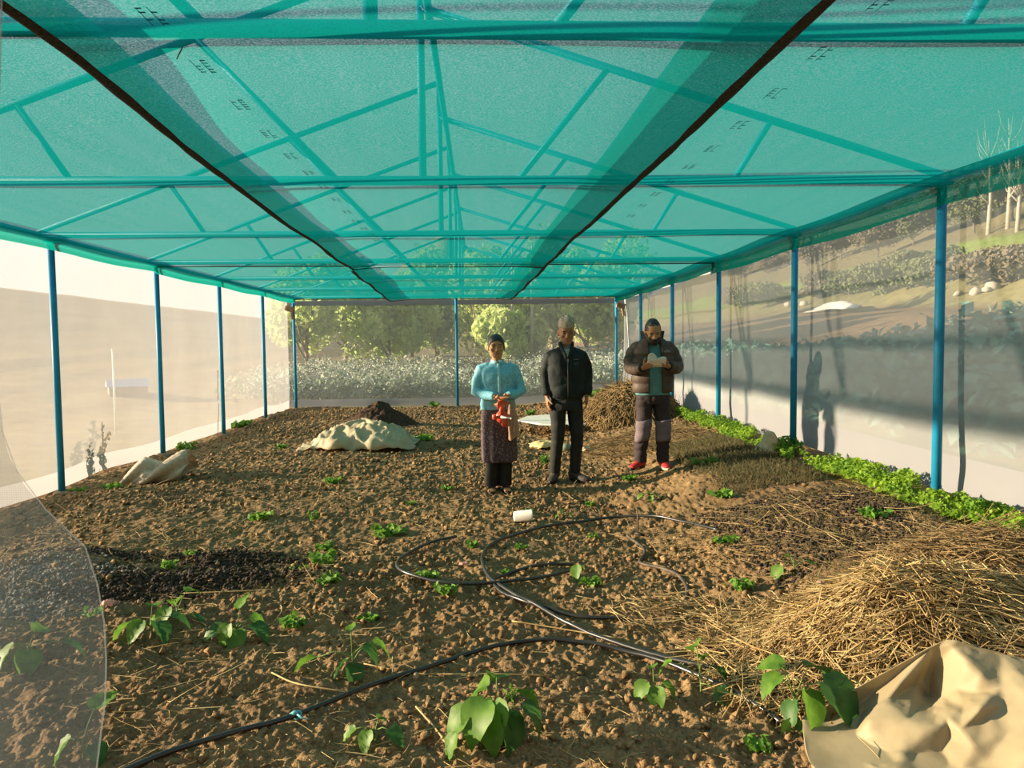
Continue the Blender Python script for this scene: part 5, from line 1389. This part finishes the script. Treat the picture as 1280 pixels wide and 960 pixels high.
# tan cloth hanging from her arm beside the reel
M['tan_cloth'] = mat('tan_cloth', (.46, .29, .20), (.36, .22, .15), .85, 14, bump=.3, bscale=25, trans=.1)
p0 = wx @ Vector((.125, -.165, .50)); 
m = MB().zrings([(0, 0, 0, .040, .020), (.012, 0, 0, .046, .026), (.10, -.004, 0, .050, .030), (.20, -.008, 0, .046, .030), (.30, -.014, .01, .036, .026), (.37, -.02, .02, .024, .018)], 40)
def folds(co):
    a = np.arctan2(co[:, 1], co[:, 0]); k = 1 + .22 * np.sin(a * 5 + co[:, 2] * 9 + np.sin(co[:, 2] * 20)); co[:, 2] += .02 * np.sin(co[:, 0] * 60) * (co[:, 2] < .05); co[:, 0] *= k; co[:, 1] *= k; return co
o = m.build('folded_cloth', M['tan_cloth'], None, subd=1, fn=folds); o.location = p0
tag(o, 'tan folded cloth hanging from the arm of the person in blue, beside the red reel', 'cloth')

# ---- man with the patterned cap, arms hanging
M['jacket_black'] = mat('dark_green_black_jacket', (.012, .019, .019), (.007, .011, .012), .75, 10, bump=.3, bscale=14)
M['trouser_dark'] = mat('charcoal_trousers', (.026, .027, .026), (.017, .018, .018), .85, 10, bump=.3, bscale=16)
M['tee_grey'] = mat('grey_tee', (.36, .37, .34), None, .85, 20)
M['cap_cloth'] = dotted('patterned_cap_cloth', (.42, .33, .26), (.06, .05, .055), 95)
M['grey_shoe'] = mat('dusty_dark_shoe', (.075, .065, .055), (.05, .045, .04), .8, 15)
man = person('person standing in a grey patterned cap, dark zipped jacket and charcoal trousers', 709, 602, -.02)
hc = (.0, -.03, 1.425)
tilt = Matrix.Translation((0, -.01, 1.44)) @ Matrix.Rotation(.12, 4, 'X') @ Matrix.Scale(1.10, 4) @ Matrix.Translation((0, .01, -1.44))
b = MB(); head(b, hc, .145, .186, .226); b.xf(tilt)
b.tube([(0, .03, 1.34), (0, .015, 1.41), (0, -.005, 1.49)], [(.056, .056), (.053, .056), (.054, .060)], 18)
b.zrings([(.80, 0, 0, .10, .07), (1.05, 0, 0, .12, .08), (1.28, 0, 0, .14, .085), (1.35, 0, .01, .11, .06), (1.385, 0, .02, .06, .05)], 20)
for sx in (-1, 1):
    el_ = Vector((sx * .225, .015, 1.08)); wv = Vector((sx * .205, -.035, .885))
    b.tube([(sx * .12, .01, 1.33), (sx * .185, .012, 1.30), el_, wv], [.042, .042, .034, .027], 12)
    hand(b, wv, (-sx * .04, -.12, -1), (-sx, .15, 0), (-.1 * sx, -1, 0), .42, 1.03, .35)
    ank = Vector((-.125 if sx < 0 else .085, .015, .10))
    b.tube([(sx * .085, 0, .84), (sx * .095, -.01, .46), ank, (ank.x, ank.y, .03)], [.07, .05, .036, .036], 12)
    foot(b, ank, -.35 if sx < 0 else .75, .215)
b.build('body', M['skin_dark'], man, voxel=.0055, relax=2)
face_parts(man, hc, tilt)
# cap: tall soft crown, peaked to one side, over a thin band
m = MB().zrings([(.150, 0, .002, .0755, .094), (.165, 0, .002, .0775, .097), (.195, .001, .003, .077, .095), (.225, .003, .006, .073, .084), (.248, .008, .008, .062, .062), (.262, .016, .010, .044, .036), (.270, .020, .010, .014, .010)], 32)
m.v = [(x + hc[0], y + hc[1], z + hc[2]) for x, y, z in m.v]
def crease(co):
    f = np.clip((co[:, 2] - 1.62) / .1, 0, 1); co[:, 2] += f * .014 * np.sin(co[:, 0] * 70 + .6); return co
o = m.xf(tilt).build('cap', M['cap_cloth'], man, subd=2, fn=crease)
m = MB().zrings([(.118, .0, .035, .070, .060), (.135, 0, .03, .0755, .066), (.155, 0, .02, .0765, .076)], 24); m.v = [(x + hc[0], y + hc[1] + .012, z + hc[2]) for x, y, z in m.v]; m.xf(tilt).build('hair', M['hair'], man)
m = MB().zrings([(1.28, 0, -.045, .045, .055), (1.36, 0, -.03, .055, .055), (1.405, 0, .01, .060, .060), (1.415, 0, .012, .056, .057)], 22); m.build('tee_shirt', M['tee_grey'], man, voxel=.008, relax=2)
# jacket: closed below, V opening at the neck
m = MB().zrings([(.86, 0, 0, .165, .115), (.875, 0, 0, .176, .124), (.90, 0, 0, .182, .130), (.94, 0, 0, .192, .134), (1.05, 0, 0, .196, .130), (1.18, 0, -.004, .202, .130), (1.27, 0, -.002, .200, .120), (1.33, 0, .006, .180, .098), (1.37, 0, .012, .130, .078), (1.395, 0, .018, .085, .068)], 36, pw=2.3)
for sx in (-1, 1):
    m.tube([(sx * .10, .006, 1.325), (sx * .165, .008, 1.295), (sx * .205, .012, 1.20), (sx * .222, .016, 1.08), (sx * .220, -.008, .97), (sx * .212, -.032, .915), (sx * .209, -.036, .895)], [.060, .064, .060, .056, .052, .047, .040], 20)
jk = m.build('jacket', M['jacket_black'], man, voxel=.009, relax=3, fn=wrinkle(.012, 12, 5, .8))
for sx in (-1, 1):
    m = MB().tube([(sx * .012, -.128, 1.27), (sx * .030, -.112, 1.325), (sx * .060, -.070, 1.395), (sx * .072, -.005, 1.425), (sx * .040, .070, 1.43), (0, .082, 1.43)], [(.010, .016), (.012, .022), (.012, .028), (.010, .026), (.010, .024), (.010, .022)], 10, (0, 0, 1)); m.build('collar', M['jacket_black'], jk)
m = MB().add([(-.028, -.1265, 1.335), (.028, -.1265, 1.335), (0.004, -.1345, 1.235), (.0, -.120, 1.36)], [(0, 2, 1), (0, 1, 3)]); m.tube([(-.02, -.118, 1.345), (0.002, -.130, 1.24), (.02, -.118, 1.345)], [.004] * 3, 6)
m = MB().add([(-.042, -.098, 1.372), (.042, -.098, 1.372), (.030, -.116, 1.33), (.004, -.137, 1.232), (-.022, -.116, 1.33)], [(0, 4, 2, 1), (4, 3, 2)]); m.build('shirt_front', M['tee_grey'], jk)
m = MB().tube([(.004, -.138, 1.235), (.005, -.137, 1.10), (.005, -.140, .95), (.005, -.132, .87)], [(.006, .003)] * 4, 8); m.build('zipper', M['black'], jk)
M['badge'] = mat('pale_thread_badge', (.36, .37, .36), None, .8, 30)
m = MB()
for k in range(9):
    f = (k - 4) / 4; m.ball((.088 + .020 * f, -.124 + .004 * abs(f), 1.262 + .006 * (1 - f * f)), (.0034, .003, .0022), None, 8, 5)
for k in range(14):
    a = k / 14 * 2 * math.pi; m.ball((.090 + .016 * math.cos(a), -.127, 1.222 + .012 * math.sin(a)), (.002, .002, .002), None, 6, 4)
m.build('chest_emblem', M['badge'], jk)
m = MB().zrings([(.845, 0, 0, .160, .110), (.875, 0, 0, .168, .118)], 30); m.build('waistband', M['trouser_dark'], jk)
m = MB().zrings([(.74, 0, .0, .165, .115), (.80, 0, 0, .172, .120), (.86, 0, 0, .165, .112), (.89, 0, 0, .15, .10)], 30)
for sx in (-1, 1):
    ax = -.128 if sx < 0 else .088; kx = -.098 if sx < 0 else .108
    m.tube([(sx * .088, 0, .82), (sx * .092, .0, .70), (kx, -.012, .47), (ax, .012, .16), (ax, .012, .085)], [(.084, .100), (.084, .096), (.068, .078), (.058, .068), (.056, .068)], 22)
m.build('trousers', M['trouser_dark'], man, voxel=.009, relax=3, fn=wrinkle(.012, 13, 6, 1.0))
shoe(man, (-.126, .012), -.35, 'grey_shoe', 'black', .275)
shoe(man, (.088, .012), .75, 'grey_shoe', 'black', .275)

# ---- man in the open puffer jacket, reading
M['puffer'] = mat('dark_brown_puffer', (.085, .060, .048), (.066, .046, .037), .6, 7, bump=.2, bscale=22, spec=.3)
M['puffer_black'] = mat('black_jacket_lining', (.014, .013, .013), None, .6, 8)
M['polo'] = mat('turquoise_polo', (.11, .26, .26), (.065, .185, .19), .75, 9, bump=.4, bscale=10)
M['trek'] = mat('dark_plum_trousers', (.042, .030, .032), (.028, .020, .022), .8, 10, bump=.3, bscale=15)
M['patch'] = mat('mauve_grey_panel', (.17, .135, .155), (.13, .105, .12), .8, 10, bump=.3, bscale=15)
M['red_shoe'] = mat('red_shoe', (.50, .035, .035), (.40, .03, .03), .6, 20)
M['pale_sole'] = mat('pale_rubber_sole', (.66, .48, .36), None, .7, 20)
M['paper'] = mat('white_paper', (.88, .87, .83), (.80, .79, .75), .8, 25, trans=.1)
reader = person('person in a dark brown puffer jacket looking down at a white notebook', 816, 592, -.03)
hc = (-.01, -.055, 1.405)
tilt = Matrix.Translation((0, .02, 1.44)) @ Matrix.Rotation(.42, 4, 'X') @ Matrix.Rotation(-.06, 4, 'Y') @ Matrix.Scale(1.08, 4) @ Matrix.Translation((0, -.02, -1.44))
b = MB(); head(b, hc, .150, .19, .230); b.xf(tilt)
b.tube([(0, .03, 1.33), (0, .015, 1.40), (-.004, -.015, 1.49)], [(.062, .060), (.058, .060), (.058, .062)], 18)
b.zrings([(.80, 0, 0, .10, .07), (1.05, 0, 0, .12, .08), (1.28, 0, 0, .14, .085), (1.35, 0, .01, .11, .06), (1.385, 0, .02, .06, .05)], 20)
WL, WR = Vector((-.150, -.270, 1.100)), Vector((.105, -.265, 1.115))
EL, ER = Vector((-.235, -.02, 1.095)), Vector((.250, -.02, 1.095))
for sx, wv, el_ in ((-1, WL, EL), (1, WR, ER)):
    b.tube([(sx * .12, .01, 1.33), (sx * .19, .012, 1.31), el_, wv], [.045, .045, .036, .028], 12)
hand(b, WL, (.55, -.55, .35), (.45, .25, .75), (-.5, -.3, .7), .7, 1.0, .9)
hand(b, WR, (-.75, -.45, .10), (-.1, .15, .95), (-.2, -.9, .3), .6, 1.0, .9)
for sx in (-1, 1):
    ank = Vector((-.135 if sx < 0 else .11, .015, .10))
    b.tube([(sx * .09, 0, .82), (sx * .10, -.01, .46), ank, (ank.x, ank.y, .03)], [.07, .05, .036, .036], 12)
    foot(b, ank, -.6 if sx < 0 else .12, .215)
b.build('body', M['skin'], reader, voxel=.0055, relax=2)
face_parts(reader, hc, tilt, brow=1.4)
hair_cap(hc, (.0795, .097, .114), 'hair', reader, tilt, None, .166, .095, 5)
m = MB()
x0, y0, z0 = hc
m.tube([(x0 + .071 * math.cos(a), y0 - .008 - .080 * math.sin(a) - .006, z0 + .055 - .030 * math.sin(a) ** 2 + .03 * abs(math.cos(a)) ** 3) for a in np.linspace(-.15, math.pi + .15, 20)], [(.012, .026)] * 20, 12, (0, 0, 1))
m.tube([(x0 - .026, y0 - .094, z0 + .050), (x0 - .012, y0 - .101, z0 + .060), (x0 + .012, y0 - .101, z0 + .060), (x0 + .026, y0 - .094, z0 + .050)], [.005] * 4, 8)
m.ball((x0, y0 - .072, z0 + .012), (.030, .024, .020))
m.xf(tilt).build('beard', M['hair'], reader, voxel=.005, relax=2)
# polo shirt
m = MB().zrings([(.795, 0, 0, .186, .125), (.81, 0, 0, .190, .128), (.95, 0, -.004, .178, .130), (1.10, 0, -.006, .172, .130), (1.25, 0, -.004, .170, .118), (1.34, 0, .006, .14, .085), (1.39, 0, .012, .075, .066), (1.40, 0, .012, .066, .060)], 32, pw=2.2)
po = m.build('polo_shirt', M['polo'], reader, voxel=.009, relax=3, fn=wrinkle(.010, 12, 7, .6))
for sx in (-1, 1):
    m = MB().tube([(sx * .012 + .01, -.102, 1.335), (sx * .040, -.085, 1.385), (sx * .066, -.01, 1.415), (sx * .04, .06, 1.42)], [(.006, .020), (.006, .022), (.006, .018), (.006, .015)], 8, (0, 0, 1)); m.build('collar', M['polo'], po)
# jacket: C-shaped quilted shell, open at the front
def cring(z, cy, rx, ry, ga, gb, th):
    """open ring; the gap runs from angle -90-ga to -90+gb degrees"""
    a0 = -math.pi / 2 + math.radians(gb); a1 = -math.pi / 2 - math.radians(ga) + 2 * math.pi
    A = np.linspace(a0, a1, 40)
    e = 2 / 2.3
    P = lambda a, k: ((rx - k) * math.copysign(abs(math.cos(a)) ** e, math.cos(a)), cy + (ry - k) * math.copysign(abs(math.sin(a)) ** e, math.sin(a)), z)
    return [P(a, 0) for a in A] + [P(a, th) for a in A[::-1]]
R = []
base = [(.825, 0, .215, .150), (.99, 0, .225, .160), (1.12, -.004, .230, .165), (1.25, -.002, .226, .156), (1.33, .004, .200, .125), (1.385, .010, .140, .095), (1.415, .014, .100, .085)]
bz = [q[0] for q in base]
Zs = np.concatenate([np.arange(.825, 1.36, .0115), np.linspace(1.36, 1.415, 6)])
for z in Zs:
    cy, rx, ry = (np.interp(z, bz, [q[k] for q in base]) for k in (1, 2, 3))
    f = (z - .825) / .098; puff = .016 * abs(math.sin(math.pi * f)) ** .6 - .010 if z < 1.36 else 0
    ga = np.interp(z, [.82, 1.1, 1.3, 1.42], [13, 14, 15, 22]); gb = np.interp(z, [.82, 1.1, 1.3, 1.42], [20, 17, 16, 24])
    R.append(cring(z, cy, rx + puff, ry + puff, ga, gb, .050))
m = MB().rings(R, cap=False); n_ = len(R[0])
for o_ in (0, (len(R) - 1) * n_):
    for k in range(39): m.f.append((o_ + k, o_ + k + 1, o_ + n_ - 2 - k, o_ + n_ - 1 - k)); m.mi.append(0)
for sx, wv, el_ in ((-1, WL, EL), (1, WR, ER)):
    cuff = wv.lerp(el_, .10)
    path = catmull([Vector((sx * .12, .004, 1.320)), Vector((sx * .185, .006, 1.285)), Vector((sx * .232, .004, 1.20)), el_ + Vector((sx * .008, .0, .005)), el_.lerp(cuff, .5) + Vector((sx * .012, -.02, -.012)), cuff], 12)
    rad = []
    tot = 0
    for i, p in enumerate(path):
        if i: tot += (path[i] - path[i - 1]).length
        f = i / (len(path) - 1)
        rad.append(np.interp(f, [0, .2, .55, .8, .97, 1], [.066, .074, .070, .062, .052, .046]) + .012 * abs(math.sin(math.pi * tot / .082)) ** .6 - .007)
    m.tube(path, rad, 22)
jk = m.build('puffer_jacket', M['puffer'], reader, voxel=.0075, relax=3)
# stand collar, open
m = MB()
Rg = []
for z, k in ((1.375, 1.0), (1.40, 1.03), (1.44, 1.08), (1.475, 1.15), (1.485, 1.14)):
    Rg.append(cring(z, .018, .112 * k, .100 * k, 38, 40, .024))
m.rings(Rg, cap=False); n_ = len(Rg[0])
for o_ in (0, (len(Rg) - 1) * n_):
    for k in range(39): m.f.append((o_ + k, o_ + k + 1, o_ + n_ - 2 - k, o_ + n_ - 1 - k)); m.mi.append(0)
m.build('collar', M['puffer_black'], jk, voxel=.007, relax=2)
for sx, wv, el_ in ((-1, WL, EL), (1, WR, ER)):
    m = MB().tube([wv.lerp(el_, .02), wv.lerp(el_, .12)], [.044, .048], 18); m.build('cuff', M['puffer_black'], jk)
m = MB()
for k in range(11):
    f = (k - 5) / 5; m.ball((.125 + .026 * f, -.150 + .003 * f, 1.262 + .016 * (1 - f * f)), (.0045, .004, .0034), None, 8, 5)
for k in range(7):
    f = (k - 3) / 3; m.ball((.128 + .018 * f, -.152, 1.256 + .006 * (1 - f * f)), (.0035, .004, .003), None, 8, 5)
m.build('chest_emblem', M['badge'], jk)
# trousers with paler knee panels
def legs(k, z0=None):
    m = MB()
    for sx in (-1, 1):
        ax = -.135 if sx < 0 else .112
        m.tube([(sx * .092, 0, .80), (sx * .098, .0, .68), (sx * .105, -.012, .46), (ax, .008, .20), (ax, .010, .10), (ax, .010, .065)], [(.094 * k, .104 * k), (.094 * k, .100 * k), (.078 * k, .086 * k), (.070 * k, .078 * k), (.072 * k, .082 * k), (.066 * k, .076 * k)], 22)
    return m
m = legs(1.0).zrings([(.70, 0, 0, .165, .115), (.78, 0, 0, .182, .124), (.83, 0, 0, .176, .118), (.86, 0, 0, .165, .11)], 30)
tr = m.build('trousers', M['trek'], reader, voxel=.009, relax=3, fn=wrinkle(.016, 13, 9, 1.3))
for sx in (-1, 1):
    x0 = -.112 if sx < 0 else .108
    R = []
    for z in np.linspace(.30, .53, 9):
        f = np.interp(z, [.30, .53], [0, 1]); cx_ = (np.interp(z, [.20, .46, .68], [-.135, -.105, -.098]) if sx < 0 else np.interp(z, [.20, .46, .68], [.112, .105, .098])); cy_ = np.interp(z, [.2, .46, .68], [.008, -.012, 0])
        rx_ = np.interp(z, [.2, .46, .68], [.070, .078, .094]) + .013; ry_ = np.interp(z, [.2, .46, .68], [.078, .086, .100]) + .013
        wob = .004 * math.sin(z * 60 + sx)
        R.append([(cx_ + (rx_ + wob) * math.sin(a), cy_ - (ry_ + wob) * math.cos(a), z + .01 * math.sin(a * 2)) for a in np.linspace(-1.25, 1.25, 14)])
    o = MB().rings(R, cap=False, closed=False).build('knee_panel', M['patch'], tr); o.modifiers.new('s', 'SOLIDIFY').thickness = .006
shoe(reader, (-.135, .010), -.75, 'red_shoe', 'black', .28, laces='black')
shoe(reader, (.112, .010), .10, 'red_shoe', 'pale_sole', .28, laces='white')
# open notebook in his hands
reader.scale = (.94,) * 3
wx = Matrix.Translation(reader.location) @ Matrix.Rotation(-.03, 4, 'Z') @ Matrix.Scale(.94, 4)
bk = thing('notebook', 'small open notebook with white pages held by the person in the puffer jacket', 'notebook', wx @ Vector((-.030, -.345, 1.155)), -.12)
bk.scale = (.82,) * 3
def page(side, lift, nm, mt, y0=0):
    R = []
    for i in range(10):
        f = i / 9; x = side * .105 * f; hgt = .018 * math.sin(f * math.pi * .9) * lift + .012 * f
        R.append([(x, -v * math.cos(.7), v * math.sin(.7) + hgt + y0) for v in np.linspace(-.075, .075, 6)])
    m = MB().rings(R, cap=False, closed=False); o = m.build(nm, M[mt], bk); o.modifiers.new('s', 'SOLIDIFY').thickness = .005; return o
page(-1, 1.0, 'page', 'paper'); page(1, .8, 'page', 'paper'); 
p = page(-1, 2.6, 'turned_page', 'paper', .012)
R = [[(x, -v * math.cos(.7) - .004, v * math.sin(.7) - .006) for v in np.linspace(-.079, .079, 4)] for x in np.linspace(-.110, .110, 8)]
o = MB().rings(R, cap=False, closed=False).build('cover', M['paper'], bk); o.modifiers.new('s', 'SOLIDIFY').thickness = .003
